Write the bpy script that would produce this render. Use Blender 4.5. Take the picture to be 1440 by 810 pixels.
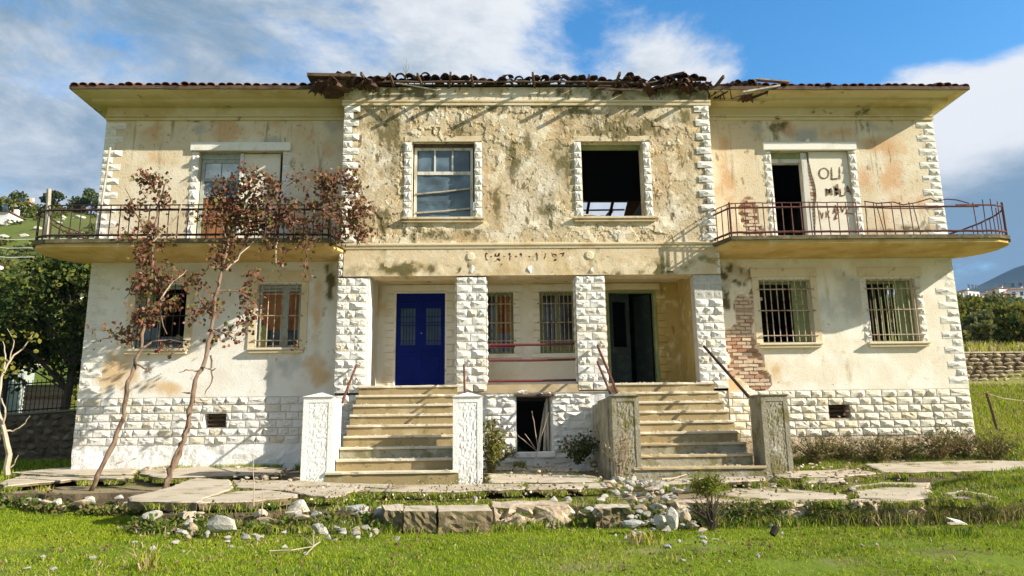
import bpy, bmesh, math, random
import numpy as np
from mathutils import Vector, Matrix
R = math.radians
random.seed(7); rng = np.random.default_rng(7)
sc = bpy.context.scene
for o in list(bpy.data.objects): bpy.data.objects.remove(o)
COL = sc.collection

# ------------------------------------------------------------------ camera
PITCH, YAW, ROLL, CAMX, FPX = 0.20428, 0.03059, -0.01359, -0.878, 1040.0
fwd = Vector((math.sin(YAW)*math.cos(PITCH), math.cos(YAW)*math.cos(PITCH), math.sin(PITCH)))
rt0 = Vector((math.cos(YAW), -math.sin(YAW), 0)); up0 = rt0.cross(fwd)
rt = rt0*math.cos(ROLL) + up0*math.sin(ROLL); up = up0*math.cos(ROLL) - rt0*math.sin(ROLL)
cd = bpy.data.cameras.new('camera'); cam = bpy.data.objects.new('camera', cd); COL.objects.link(cam)
cam.matrix_world = Matrix(((rt.x, up.x, -fwd.x, CAMX), (rt.y, up.y, -fwd.y, -16), (rt.z, up.z, -fwd.z, 0), (0, 0, 0, 1)))
cd.sensor_width = 36; cd.lens = 36*FPX/1440; cd.clip_start = .05; cd.clip_end = 6000
sc.camera = cam
def at(px, py, y=None, z=None):
    """where the sight line through a photo pixel meets the plane y=... or z=... (surveying the real positions)"""
    d = fwd + rt*((px-720)/FPX) - up*((py-405)/FPX)
    t = (y+16)/d.y if y is not None else z/d.z
    return Vector((CAMX, -16, 0)) + d*t

# ------------------------------------------------------------------ light
SUN = Vector((2.6, -1.0, 1.45)).normalized()
s_el = math.asin(SUN.z); s_az = math.atan2(SUN.x, SUN.y)
sl = bpy.data.lights.new('sun', 'SUN'); sl.energy = 5.0; sl.angle = R(.5); sl.color = (1, .925, .79)
so = bpy.data.objects.new('sun', sl); COL.objects.link(so)
so.rotation_euler = SUN.to_track_quat('Z', 'Y').to_euler()
sc.view_settings.view_transform = 'Standard'; sc.view_settings.look = 'None'
sc.view_settings.exposure = 0.85; sc.view_settings.gamma = 1.0
w = bpy.data.worlds.new('World'); sc.world = w; w.use_nodes = True
nt = w.node_tree; nt.nodes.clear()
def N(t, k, **kw):
    n = t.nodes.new(k)
    for a, v in kw.items():
        if a.startswith('i_'):
            key = a[2:]; n.inputs[int(key) if key.isdigit() else key].default_value = v
        else: setattr(n, a, v)
    return n
def math_n(t, op, a, b=None, clamp=False):
    n = t.nodes.new('ShaderNodeMath'); n.operation = op; n.use_clamp = clamp
    for i, v in enumerate((a, b)):
        if v is None: continue
        if isinstance(v, (int, float)): n.inputs[i].default_value = v
        else: t.links.new(v, n.inputs[i])
    return n.outputs[0]
def ramp_n(t, src, lo, hi, a=0., b=1.):
    n = N(t, 'ShaderNodeMapRange', interpolation_type='SMOOTHSTEP'); t.links.new(src, n.inputs[0])
    for i, v in enumerate((lo, hi, a, b)): n.inputs[i+1].default_value = v
    return n.outputs[0]
def mix_n(t, fac, a, b):
    n = N(t, 'ShaderNodeMix', data_type='RGBA')
    for s, v in ((0, fac), (6, a), (7, b)):
        if isinstance(v, (int, float)): n.inputs[s].default_value = v
        elif isinstance(v, tuple): n.inputs[s].default_value = (*v, 1) if len(v) == 3 else v
        else: t.links.new(v, n.inputs[s])
    return n.outputs[2]
sky = N(nt, 'ShaderNodeTexSky', sky_type='NISHITA', sun_disc=False, sun_elevation=s_el, sun_rotation=s_az, altitude=200, air_density=1.2, dust_density=.6, ozone_density=2.0)
tcw = N(nt, 'ShaderNodeTexCoord'); sep = N(nt, 'ShaderNodeSeparateXYZ'); nt.links.new(tcw.outputs['Generated'], sep.inputs[0])
mp = N(nt, 'ShaderNodeMapping'); mp.inputs['Scale'].default_value = (1, 1, 2.0); nt.links.new(tcw.outputs['Generated'], mp.inputs[0])
def wn(scale, detail, rough, off, dist=.3):
    m2 = N(nt, 'ShaderNodeMapping'); m2.inputs['Location'].default_value = off; nt.links.new(mp.outputs[0], m2.inputs[0])
    n = N(nt, 'ShaderNodeTexNoise', i_Scale=scale, i_Detail=detail, i_Roughness=rough, i_Distortion=dist); nt.links.new(m2.outputs[0], n.inputs['Vector'])
    return n.outputs[0]
def blob(px, py, r0, r1):
    d = (fwd + rt*((px-720)/FPX) - up*((py-405)/FPX)).normalized()
    dn = N(nt, 'ShaderNodeVectorMath', operation='DISTANCE'); nt.links.new(tcw.outputs['Generated'], dn.inputs[0]); dn.inputs[1].default_value = d
    return ramp_n(nt, dn.outputs['Value'], r0, r1, 1, 0)
n1 = wn(3.2, 10, .62, (3.1, 1.7, .4)); n2 = wn(6.5, 8, .66, (9.2, 4.4, 2.0)); n3 = wn(1.6, 4, .5, (1.2, 7.7, 5.5))
cov = math_n(nt, 'ADD', n1, .17)
cov = math_n(nt, 'SUBTRACT', cov, math_n(nt, 'MULTIPLY', blob(1090, -70, .02, .36), .36))
cov = math_n(nt, 'SUBTRACT', cov, math_n(nt, 'MULTIPLY', blob(1330, 30, .02, .17), .26))
cov = math_n(nt, 'SUBTRACT', cov, math_n(nt, 'MULTIPLY', blob(780, 40, .01, .08), .10))
cov = math_n(nt, 'ADD', cov, math_n(nt, 'MULTIPLY', blob(1390, 200, .03, .15), .42))
cov = math_n(nt, 'ADD', cov, math_n(nt, 'MULTIPLY', blob(950, 95, .02, .13), .27))
cov = math_n(nt, 'ADD', cov, math_n(nt, 'MULTIPLY', blob(1270, 112, .0, .09), .27))
cov = math_n(nt, 'ADD', cov, math_n(nt, 'MULTIPLY', blob(640, 40, .02, .2), .12))
mask = ramp_n(nt, cov, .49, .68)
tone = math_n(nt, 'ADD', math_n(nt, 'MULTIPLY', n2, .8), math_n(nt, 'MULTIPLY', n3, .6))
tone = math_n(nt, 'ADD', tone, math_n(nt, 'MULTIPLY', blob(1380, 150, .03, .15), .42))
tone = math_n(nt, 'ADD', tone, math_n(nt, 'MULTIPLY', blob(960, 80, .05, .32), .24))
tone = math_n(nt, 'ADD', tone, math_n(nt, 'MULTIPLY', blob(640, 40, .03, .22), .16))
tone = math_n(nt, 'SUBTRACT', tone, math_n(nt, 'MULTIPLY', blob(-60, 150, .1, .5), .03))
tone = math_n(nt, 'SUBTRACT', tone, math_n(nt, 'MULTIPLY', blob(1420, 330, .03, .16), .30))
tone = ramp_n(nt, tone, .5, 1.02)
ccol = mix_n(nt, tone, (.25, .38, .51), (1.0, 1.02, 1.04))
bg1 = N(nt, 'ShaderNodeBackground'); bg1.inputs[1].default_value = .13
hs = N(nt, 'ShaderNodeHueSaturation', i_Saturation=1.4); nt.links.new(sky.outputs[0], hs.inputs['Color']); nt.links.new(hs.outputs[0], bg1.inputs[0])
bg2 = N(nt, 'ShaderNodeBackground'); bg2.inputs[1].default_value = .50; nt.links.new(ccol, bg2.inputs[0])
mx = N(nt, 'ShaderNodeMixShader'); nt.links.new(mask, mx.inputs[0]); nt.links.new(bg1.outputs[0], mx.inputs[1]); nt.links.new(bg2.outputs[0], mx.inputs[2])
wo = N(nt, 'ShaderNodeOutputWorld'); nt.links.new(mx.outputs[0], wo.inputs[0])

# ------------------------------------------------------------------ helpers
def obj(name, mesh, parent=None, loc=None, rot=None, scale=None):
    o = bpy.data.objects.new(name, mesh); COL.objects.link(o)
    if parent is not None:
        o.parent = parent
        if parent.type == 'EMPTY': o.matrix_parent_inverse = Matrix.Translation(-parent.location)
    if loc is not None: o.location = loc
    if rot is not None: o.rotation_euler = rot
    if scale is not None: o.scale = scale
    return o
def tag(o, label=None, cat=None, group=None, kind=None):
    for k, v in (('label', label), ('category', cat), ('group', group), ('kind', kind)):
        if v: o[k] = v
    return o
class MB:
    def __init__(s): s.v = []; s.f = []; s.mi = []; s.cur = 0
    def add(s, vs, fs):
        b = len(s.v); s.v += [tuple(v) for v in vs]; s.f += [tuple(i+b for i in f) for f in fs]; s.mi += [s.cur]*len(fs); return s
    def box(s, x0, x1, y0, y1, z0, z1):
        return s.add([(x0,y0,z0),(x1,y0,z0),(x1,y1,z0),(x0,y1,z0),(x0,y0,z1),(x1,y0,z1),(x1,y1,z1),(x0,y1,z1)],
                     [(0,3,2,1),(4,5,6,7),(0,1,5,4),(1,2,6,5),(2,3,7,6),(3,0,4,7)])
    def bev(s, x0, x1, y0, y1, z0, z1, b=.01):
        """box with chamfered front/vertical edges, slightly irregular"""
        xs = (x0, x0+b, x1-b, x1)
        vs = []; 
        for (z, i) in ((z0, b), (z0+b, 0), (z1-b, 0), (z1, b)):
            vs += [(x0+i, y0+i+b*.0, z), (x1-i, y0+i, z), (x1-i, y1-i, z), (x0+i, y1-i, z)]
        fs = [(0,3,2,1),(12,13,14,15)]
        for r in range(3):
            for k in range(4):
                a = r*4+k; c = r*4+(k+1) % 4
                fs.append((a, c, c+4, a+4))
        return s.add(vs, fs)
    def tube(s, pts, r, n=6, cap=True):
        pts = [Vector(p) for p in pts]; rs = r if isinstance(r, (list, tuple)) else [r]*len(pts)
        vs = []; fs = []
        prev = None
        for i, p in enumerate(pts):
            d = (pts[min(i+1, len(pts)-1)]-pts[max(i-1, 0)]).normalized()
            if prev is None:
                a = d.orthogonal().normalized()
            else:
                a = (prev - d*prev.dot(d)); a = a.normalized() if a.length > 1e-5 else d.orthogonal().normalized()
            prev = a; b = d.cross(a)
            for k in range(n):
                t = 2*math.pi*k/n
                vs.append(p + (a*math.cos(t)+b*math.sin(t))*rs[i])
        for i in range(len(pts)-1):
            for k in range(n):
                fs.append((i*n+k, i*n+(k+1) % n, (i+1)*n+(k+1) % n, (i+1)*n+k))
        if cap: fs.append(tuple(range(n))[::-1]); fs.append(tuple((len(pts)-1)*n+k for k in range(n)))
        return s.add(vs, fs)
    def prism(s, poly, axis, a, b):
        """polygon (list of 2D) extruded along axis 0/1/2 from a to b"""
        def P(p, t):
            q = [p[0], p[1]]; q.insert(axis, t); return tuple(q)
        n = len(poly)
        return s.add([P(p, a) for p in poly]+[P(p, b) for p in poly],
                     [tuple(range(n)), tuple(range(2*n-1, n-1, -1))]+[(i, (i+1) % n + 0, (i+1) % n+n, i+n) for i in range(n)])
    def mesh(s, name, mats, smooth=False):
        me = bpy.data.meshes.new(name); me.from_pydata(s.v, [], s.f)
        for m in (mats if isinstance(mats, (list, tuple)) else [mats]): me.materials.append(m)
        if any(s.mi): me.polygons.foreach_set('material_index', s.mi)
        bm = bmesh.new(); bm.from_mesh(me); bmesh.ops.recalc_face_normals(bm, faces=bm.faces); bm.to_mesh(me); bm.free()
        if smooth: me.polygons.foreach_set('use_smooth', [True]*len(me.polygons))
        return me
    def build(s, name, mats, parent=None, smooth=False, **kw): return obj(name, s.mesh(name, mats, smooth), parent, **kw)
def np_mesh(name, V, Fs, mats, mi=None, smooth=False, attrs=None):
    """V (n,3), Fs: (m,k) int array with k = 3 or 4"""
    me = bpy.data.meshes.new(name); V = np.asarray(V, np.float32); Fs = np.asarray(Fs, np.int32); m, k = Fs.shape
    me.vertices.add(len(V)); me.vertices.foreach_set('co', V.ravel())
    me.loops.add(m*k); me.loops.foreach_set('vertex_index', Fs.ravel())
    me.polygons.add(m); me.polygons.foreach_set('loop_start', np.arange(0, m*k, k, dtype=np.int32))
    for mt in (mats if isinstance(mats, (list, tuple)) else [mats]): me.materials.append(mt)
    if mi is not None: me.polygons.foreach_set('material_index', np.asarray(mi, np.int32))
    me.polygons.foreach_set('use_smooth', np.full(m, bool(smooth)))
    for a, vals in (attrs or {}).items():
        at_ = me.attributes.new(a, 'FLOAT', 'POINT'); at_.data.foreach_set('value', np.asarray(vals, np.float32).ravel())
    me.update(calc_edges=True); me.validate(); return me
# vectorised noise
def _h(ix, iy, s):
    n = (ix.astype(np.int64)*374761393 + iy.astype(np.int64)*668265263 + s*982451653) & 0x7fffffff
    n = ((n ^ (n >> 13))*1274126177) & 0x7fffffff
    return ((n ^ (n >> 16)) & 0xffff)/65535.0
def vn(x, y, s=0):
    x = np.asarray(x, float); y = np.asarray(y, float)
    ix, iy = np.floor(x), np.floor(y); fx, fy = x-ix, y-iy; fx = fx*fx*(3-2*fx); fy = fy*fy*(3-2*fy)
    a, b, c, d = _h(ix, iy, s), _h(ix+1, iy, s), _h(ix, iy+1, s), _h(ix+1, iy+1, s)
    return (a*(1-fx)+b*fx)*(1-fy)+(c*(1-fx)+d*fx)*fy
def fbm(x, y, s=0, o=5, g=.5):
    t = 0; a = 1; n = 0
    for i in range(o): t = t+a*vn(np.asarray(x)*2**i, np.asarray(y)*2**i, s+i*17); n += a; a *= g
    return t/n
def ss(lo, hi, v):
    t = np.clip((np.asarray(v, float)-lo)/(hi-lo), 0, 1); return t*t*(3-2*t)

# ------------------------------------------------------------------ materials
def mat(name, base, layers=(), rough=.9, bump=0., bscale=30., bdet=6, spec=.25, trans=0., metal=0., coord='Object', bump2=None):
    """base colour, then layers: (colour, scale, lo, hi[, stretch]) noise masks or (colour, 'attr', name[, strength])"""
    m = bpy.data.materials.new(name); m.use_nodes = True; t = m.node_tree; p = t.nodes['Principled BSDF']
    tc = N(t, 'ShaderNodeTexCoord'); col = base; k = 0
    for L in layers:
        k += 1
        if L[1] == 'attr':
            a = N(t, 'ShaderNodeAttribute', attribute_name=L[2]); f = a.outputs['Fac']
            if len(L) > 3: f = math_n(t, 'MULTIPLY', f, L[3], True)
        elif L[1] == 'rand':
            a = N(t, 'ShaderNodeObjectInfo'); f = ramp_n(t, a.outputs['Random'], L[2], L[3])
        else:
            mp_ = N(t, 'ShaderNodeMapping'); mp_.inputs['Location'].default_value = (k*3.7, k*1.9, k*5.3)
            if len(L) > 4: mp_.inputs['Scale'].default_value = L[4]
            t.links.new(tc.outputs[coord], mp_.inputs[0])
            n = N(t, 'ShaderNodeTexNoise', i_Scale=L[1], i_Detail=7, i_Roughness=.6, i_Distortion=.2); t.links.new(mp_.outputs[0], n.inputs['Vector'])
            f = ramp_n(t, n.outputs[0], L[2], L[3])
        col = mix_n(t, f, col, L[0])
    if isinstance(col, tuple): p.inputs['Base Color'].default_value = (*col, 1)
    else: t.links.new(col, p.inputs['Base Color'])
    p.inputs['Roughness'].default_value = rough; p.inputs['Specular IOR Level'].default_value = spec; p.inputs['Metallic'].default_value = metal
    if bump:
        n = N(t, 'ShaderNodeTexNoise', i_Scale=bscale, i_Detail=bdet, i_Roughness=.65); t.links.new(tc.outputs[coord], n.inputs['Vector'])
        b = N(t, 'ShaderNodeBump', i_Strength=1., i_Distance=bump); t.links.new(n.outputs[0], b.inputs['Height']); t.links.new(b.outputs[0], p.inputs['Normal'])
    if trans:
        tr = N(t, 'ShaderNodeBsdfTranslucent'); ms = N(t, 'ShaderNodeMixShader'); ms.inputs[0].default_value = trans
        if isinstance(col, tuple): tr.inputs[0].default_value = (*col, 1)
        else: t.links.new(col, tr.inputs[0])
        out = t.nodes['Material Output']; t.links.new(p.outputs[0], ms.inputs[1]); t.links.new(tr.outputs[0], ms.inputs[2]); t.links.new(ms.outputs[0], out.inputs[0])
    return m
OCH, ORG, OLV, GRY = (.50, .30, .11), (.56, .27, .09), (.135, .110, .042), (.36, .36, .34)
M = {}
M['upper'] = mat('upper wall plaster', (.64, .53, .36), [((.71, .63, .48), .9, .42, .6), ((.50, .40, .27), 2.6, .55, .75), (GRY, 'attr', 'grey', .75), (ORG, 'attr', 'stain', .62), (OLV, 'attr', 'lichen'), ((.40, .22, .12), 'attr', 'peel', .8), ((.36, .25, .12), 13., .60, .70), ((.36, .29, .17), 2.4, .58, .72, (1.8, 1, .2)), ((.30, .24, .14), 5., .60, .70, (1.2, 1, .5))], bump=.01, bscale=22)
M['lower'] = mat('lower wall plaster', (.76, .68, .54), [((.82, .78, .68), 1.1, .4, .62), ((.66, .55, .38), 3.1, .57, .78), (GRY, 'attr', 'grey', .6), ((.60, .40, .18), 'attr', 'stain', .85), (OLV, 'attr', 'lichen'), ((.42, .24, .14), 'attr', 'peel', .8), ((.5, .42, .3), 16., .64, .74), ((.56, .47, .32), 2.2, .60, .74, (1.8, 1, .22)), ((.42, .34, .22), 4., .635, .72)], bump=.008, bscale=26)
M['lower_white'] = mat('whitewashed lower wall', (.80, .78, .73), [((.74, .70, .62), 1.3, .42, .62), ((.68, .60, .46), 3.3, .58, .8), ((.56, .50, .40), 2.2, .60, .74, (1.8, 1, .22)), ((.45, .38, .27), 4., .64, .72), (GRY, 'attr', 'grey', .6), ((.62, .42, .20), 'attr', 'stain', .85), (OLV, 'attr', 'lichen'), ((.42, .24, .14), 'attr', 'peel', .8)], bump=.008, bscale=26)
M['crumb'] = mat('crumbling ochre render', (.66, .56, .39), [((.72, .66, .52), 1.2, .45, .65), ((.52, .39, .20), 2.3, .52, .7), ((.44, .33, .18), 'attr', 'peel', .7), (ORG, 'attr', 'stain', .25), ((.70, .66, .57), 'attr', 'grey', .5), ((.20, .15, .07), 4.5, .60, .66, (1.6, 1, .7)), ((.18, .135, .06), 12., .605, .67), ((.20, .165, .08), 2.2, .62, .72, (2.5, 1, .5)), (OLV, 'attr', 'lichen', .9), ((.10, .07, .03), 'attr', 'crack', .85)], bump=.014, bscale=18)
M['stone_w'] = mat('whitewashed rough stone', (.80, .78, .73), [((.66, .58, .44), 2.4, .52, .72), ((.46, .41, .32), 6., .58, .72), ((.70, .63, .50), 'rand', .55, 1.)], bump=.012, bscale=24)
M['stone_c'] = mat('cream rough stone', (.82, .77, .64), [((.70, .60, .42), 2.6, .52, .74), ((.46, .38, .26), 6., .57, .72), ((.76, .66, .46), 'rand', .65, 1.)], bump=.012, bscale=24)
M['stone_q'] = mat('white quoin stone', (.80, .77, .70), [((.62, .56, .44), 3.2, .5, .72), ((.40, .36, .27), 8., .62, .76)], bump=.010, bscale=26)
M['stone_g'] = mat('grey weathered stone', (.50, .49, .44), [((.30, .29, .24), 3., .5, .7), ((.62, .60, .54), 8., .55, .75)], bump=.01)
M['joint'] = mat('dirty joint mortar', (.62, .58, .50), [((.48, .44, .36), 4., .45, .68)], bump=.01)
M['rough_w'] = mat('whitewashed rubble base', (.80, .79, .76), [((.60, .57, .50), 'attr', 'joint', .7), ((.66, .62, .54), 3., .5, .72), ((.45, .40, .3), 7., .64, .78)], bump=.03, bscale=11)
M['rough_b'] = mat('bare rubble base', (.46, .36, .25), [((.62, .56, .44), 'attr', 'joint', .9), ((.60, .50, .38), 2.6, .48, .68), ((.24, .18, .11), 6., .55, .72)], bump=.03, bscale=12)
M['brick'] = mat('old red brick', (.56, .41, .30), [((.62, .51, .38), 3., .42, .62), ((.36, .17, .10), 'rand', .5, 1.), ((.62, .52, .38), 12., .52, .68)], bump=.008, bscale=40)
M['concrete'] = mat('old concrete', (.50, .44, .34), [((.60, .55, .45), 1.6, .45, .65), ((.30, .27, .18), 3.5, .55, .74), ((.22, .21, .12), 9., .64, .78)], bump=.006, bscale=40)
M['slab'] = mat('broken paving concrete', (.50, .43, .33), [((.38, .31, .22), 1.8, .45, .68), ((.24, .22, .10), 3., .56, .68), ((.30, .26, .20), 18., .6, .74)], bump=.008, bscale=30)
M['edge'] = mat('earthy broken edge', (.19, .145, .08), [((.30, .25, .16), 4., .54, .72), ((.09, .09, .03), 5., .5, .68), ((.08, .065, .04), 12., .56, .7)], bump=.02, bscale=16)
M['step'] = mat('worn sandstone step', (.43, .33, .19), [((.54, .44, .29), 2.2, .45, .68), ((.34, .28, .15), 3., .54, .74, (1, 1, 2)), ((.24, .2, .1), 8., .64, .78)], bump=.006, bscale=40)
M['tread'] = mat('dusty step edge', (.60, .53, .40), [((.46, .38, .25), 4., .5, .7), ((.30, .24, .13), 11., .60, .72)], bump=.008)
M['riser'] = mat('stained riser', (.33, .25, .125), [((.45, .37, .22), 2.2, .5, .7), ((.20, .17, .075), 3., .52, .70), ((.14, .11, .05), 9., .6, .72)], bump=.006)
M['moss'] = mat('mossy grey concrete', (.34, .31, .23), [((.18, .17, .08), 3.2, .42, .64), ((.48, .46, .40), 5., .56, .74), ((.10, .10, .04), 10., .60, .72)], bump=.015, bscale=22)  # moss on the cheek wall; on lower risers it paints the post's shade
M['post_w'] = mat('whitewashed post', (.80, .79, .75), [((.60, .56, .48), 4., .55, .75), ((.30, .26, .16), 9., .64, .74)], bump=.014, bscale=26)
M['post_g'] = mat('flaking grey post', (.31, .28, .20), [((.54, .51, .45), 3., .56, .70), ((.20, .175, .08), 4., .48, .64), ((.14, .12, .05), 14., .6, .7)], bump=.02, bscale=26)
M['trim'] = mat('cream stone trim', (.70, .60, .42), [((.60, .47, .27), 2., .48, .7), ((.36, .31, .2), 6., .6, .74)], bump=.006)
M['trim_w'] = mat('white stone trim', (.78, .75, .68), [((.62, .58, .48), 2.5, .5, .72), ((.42, .38, .3), 9., .62, .74)], bump=.006)
M['soffit'] = mat('stained eave plaster', (.66, .56, .34), [((.58, .45, .21), 1.4, .45, .66), ((.72, .62, .40), 3., .55, .75), (OLV, 2.2, .60, .72, (1, 1, 1.5))], bump=.004)
M['rim'] = mat('dark wet slab rim', (.16, .13, .075), [((.08, .07, .035), 3., .42, .62), ((.36, .31, .22), 6., .58, .74)], bump=.01)  # dark brown with random blacker and paler patches
M['under'] = mat('ochre balcony underside', (.62, .44, .18), [((.50, .33, .10), 1.3, .42, .64), ((.68, .55, .32), 2.6, .52, .74), ((.30, .24, .09), 2.0, .60, .74)], bump=.004)
M['beam'] = mat('stained beam', (.62, .51, .34), [((.54, .41, .23), 1.5, .45, .68), ((.24, .20, .08), 2.2, .53, .68), ((.68, .60, .46), 5., .55, .72), ((.16, .13, .05), 9., .62, .72), ((.70, .64, .52), 2.1, .60, .72), (OLV, 'attr', 'lichen')], bump=.008, bscale=24)
M['tile'] = mat('terracotta roof tile', (.22, .085, .05), [((.20, .08, .05), 'rand', .3, 1.), ((.36, .20, .12), 9., .52, .72), ((.10, .08, .05), 5., .56, .72)], bump=.004, rough=.85)
M['tile_d'] = mat('blackened roof tile', (.075, .042, .027), [((.12, .06, .038), 'rand', .4, 1.), ((.05, .04, .025), 6., .5, .7), ((.19, .14, .09), 12., .6, .74)], bump=.005)
M['wood'] = mat('grey weathered wood', (.42, .38, .31), [((.26, .23, .18), 6., .45, .65, (1, 1, .15)), ((.52, .49, .42), 9., .55, .75, (1, 1, .15))], bump=.004, bscale=50)
M['wood_d'] = mat('dark old timber', (.115, .075, .045), [((.06, .04, .025), 5., .45, .65), ((.20, .15, .1), 9., .58, .75)], bump=.004)
M['wood_br'] = mat('brown door board', (.30, .14, .06), [((.20, .09, .04), 5., .45, .65, (1, 1, .2)), ((.38, .2, .1), 9., .55, .75)], bump=.003)
M['wood_gn'] = mat('faded green paint', (.22, .27, .12), [((.32, .33, .16), 3., .45, .68), ((.16, .15, .07), 9., .56, .74)], bump=.003)
M['frame_w'] = mat('flaking white frame', (.62, .60, .54), [((.40, .37, .30), 8., .5, .68, (1, 1, .3)), ((.30, .26, .2), 14., .62, .74)], bump=.004)
M['frame_g'] = mat('grey green frame', (.36, .40, .36), [((.26, .28, .25), 8., .5, .68)], bump=.003)
M['blue'] = mat('blue gloss paint', (.001, .008, .125), [((.002, .012, .17), 3., .45, .7), ((.01, .015, .08), 9., .64, .78)], rough=.55, spec=.1, bump=.0015)
M['iron_r'] = mat('rusty red railing', (.10, .035, .028), [((.20, .085, .05), 9., .5, .7), ((.05, .025, .02), 14., .58, .74)], rough=.7)
M['iron_d'] = mat('dark rusty iron', (.045, .024, .020), [((.09, .045, .03), 9., .5, .7)], rough=.7)
M['iron_b'] = mat('rusty pale bar', (.46, .38, .28), [((.22, .11, .06), 9., .46, .66)], rough=.7)
M['maroon'] = mat('maroon painted tube', (.13, .03, .04), [((.2, .08, .07), 9., .55, .72)], rough=.5)
M['dark'] = mat('dim interior plaster', (.10, .085, .06), [((.05, .04, .03), 2., .45, .65)])  # room shade put into the plaster colour so openings stay dark
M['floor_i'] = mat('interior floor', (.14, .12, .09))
M['ceil_i'] = mat('sooty ceiling boards', (.03, .024, .018))  # near-black brown, also used on fence and backing walls
M['porch'] = mat('porch wall plaster', (.74, .70, .60), [((.66, .56, .36), 1.3, .52, .72), ((.80, .78, .72), 2.8, .5, .7), (OCH, 'attr', 'stain', .8), (OLV, 'attr', 'lichen')], bump=.006)
M['porch_y'] = mat('stained yellow plaster', (.48, .35, .12), [((.40, .28, .08), 1.8, .46, .68), ((.66, .55, .32), 3.6, .52, .7), ((.20, .15, .05), 6., .60, .74, (1, 1, .35))], bump=.008)
M['infill'] = mat('cream infill render', (.74, .68, .55), [((.62, .55, .42), 3., .5, .72), ((.5, .4, .28), 14., .64, .74)], bump=.004)
M['paint_m'] = mat('brown paint marks', (.28, .20, .12), [((.4, .3, .2), 30., .5, .7)])
M['paint_r'] = mat('faded red lettering', (.34, .15, .10), [((.5, .36, .22), 25., .5, .72)])
def glass_mat(name, col, rough=.12, alpha=1.):
    m = bpy.data.materials.new(name); m.use_nodes = True; t = m.node_tree; p = t.nodes['Principled BSDF']
    p.inputs['Roughness'].default_value = rough; p.inputs['Specular IOR Level'].default_value = .6
    tc = N(t, 'ShaderNodeTexCoord'); n = N(t, 'ShaderNodeTexNoise', i_Scale=2.2, i_Detail=5); t.links.new(tc.outputs['Object'], n.inputs['Vector'])
    c = mix_n(t, ramp_n(t, n.outputs[0], .4, .7), col, tuple(min(1, x*2.1+.01) for x in col)); t.links.new(c, p.inputs['Base Color'])
    p.inputs['Alpha'].default_value = alpha
    return m
M['glass'] = glass_mat('dirty glass', (.03, .045, .055)); M['glass_t'] = glass_mat('teal frosted glass', (.003, .026, .045), .4)
M['film'] = glass_mat('blue grey plastic sheet', (.055, .085, .11), .38); M['glass_w'] = glass_mat('bright dusty glass', (.42, .46, .50), .2)  # transom glass: reflected sky painted in as a pale base colour
# vegetation
M['grass1'] = mat('fresh lawn blade', (.20, .29, .006), [((.27, .35, .010), .7, .4, .62), ((.11, .20, .008), 1.1, .54, .66), ((.30, .27, .05), 1.8, .60, .74)], trans=.35, rough=.7)
M['grass2'] = mat('yellow green blade', (.32, .36, .02), trans=.35, rough=.7)
M['straw'] = mat('dry straw', (.46, .36, .19), [((.34, .25, .11), 3., .45, .65)], trans=.2)
M['weed'] = mat('dark weed leaf', (.06, .115, .018), [((.10, .14, .03), 3., .45, .65)], trans=.3)
M['dryweed'] = mat('brown dry weed', (.20, .15, .06), [((.11, .11, .03), 2., .45, .65)], trans=.2)
M['leaf_d'] = mat('dark green leaf', (.035, .06, .012), [((.06, .085, .018), 1.2, .45, .65)], trans=.25)
M['leaf_m'] = mat('mid green leaf', (.12, .14, .022), [((.17, .175, .03), 1.2, .45, .65)], trans=.3)
M['leaf_y'] = mat('yellow green leaf', (.21, .20, .035), trans=.35)
M['leaf_s'] = mat('silver green leaf', (.22, .25, .13), trans=.3)
M['litter'] = mat('dead grass litter', (.27, .21, .10), trans=.2)
M['vine_r'] = mat('russet vine leaf', (.19, .070, .042), [((.28, .13, .065), 5., .45, .65)], trans=.3, coord='Object')
M['vine_b'] = mat('brown vine leaf', (.125, .068, .035), [((.22, .14, .07), 5., .45, .65)], trans=.25)
M['vine_p'] = mat('dusky pink vine leaf', (.36, .17, .15), trans=.3)
M['vine_g'] = mat('olive vine leaf', (.16, .15, .04), trans=.3)
M['bark'] = mat('peeling vine bark', (.20, .135, .09), [((.085, .055, .035), 9., .45, .65, (1, 1, .3)), ((.34, .25, .18), 14., .56, .74, (1, 1, .3))], bump=.01, bscale=30)
M['bark_p'] = mat('pale bleached bark', (.46, .37, .27), [((.30, .22, .15), 8., .5, .7)], bump=.006)
M['bark_d'] = mat('dark bark', (.09, .07, .05), bump=.01)
M['rock'] = mat('white limestone', (.56, .53, .46), [((.42, .37, .29), 4., .45, .66), ((.24, .21, .15), 9., .58, .74)], bump=.02, bscale=12)
M['rock_g'] = mat('grey limestone', (.42, .42, .40), [((.30, .29, .26), 4., .48, .68), ((.55, .54, .5), 9., .58, .74)], bump=.02, bscale=12)
M['rock_b'] = mat('tan field stone', (.44, .35, .24), [((.56, .48, .36), 'rand', .3, 1.), ((.24, .18, .12), 7., .56, .72)], bump=.015, bscale=16)
M['mortar'] = mat('shadowy dry joint earth', (.10, .075, .045), [((.16, .12, .07), 6., .45, .65)], bump=.02)  # dark brown earth for the terrace and wall cores

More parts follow.
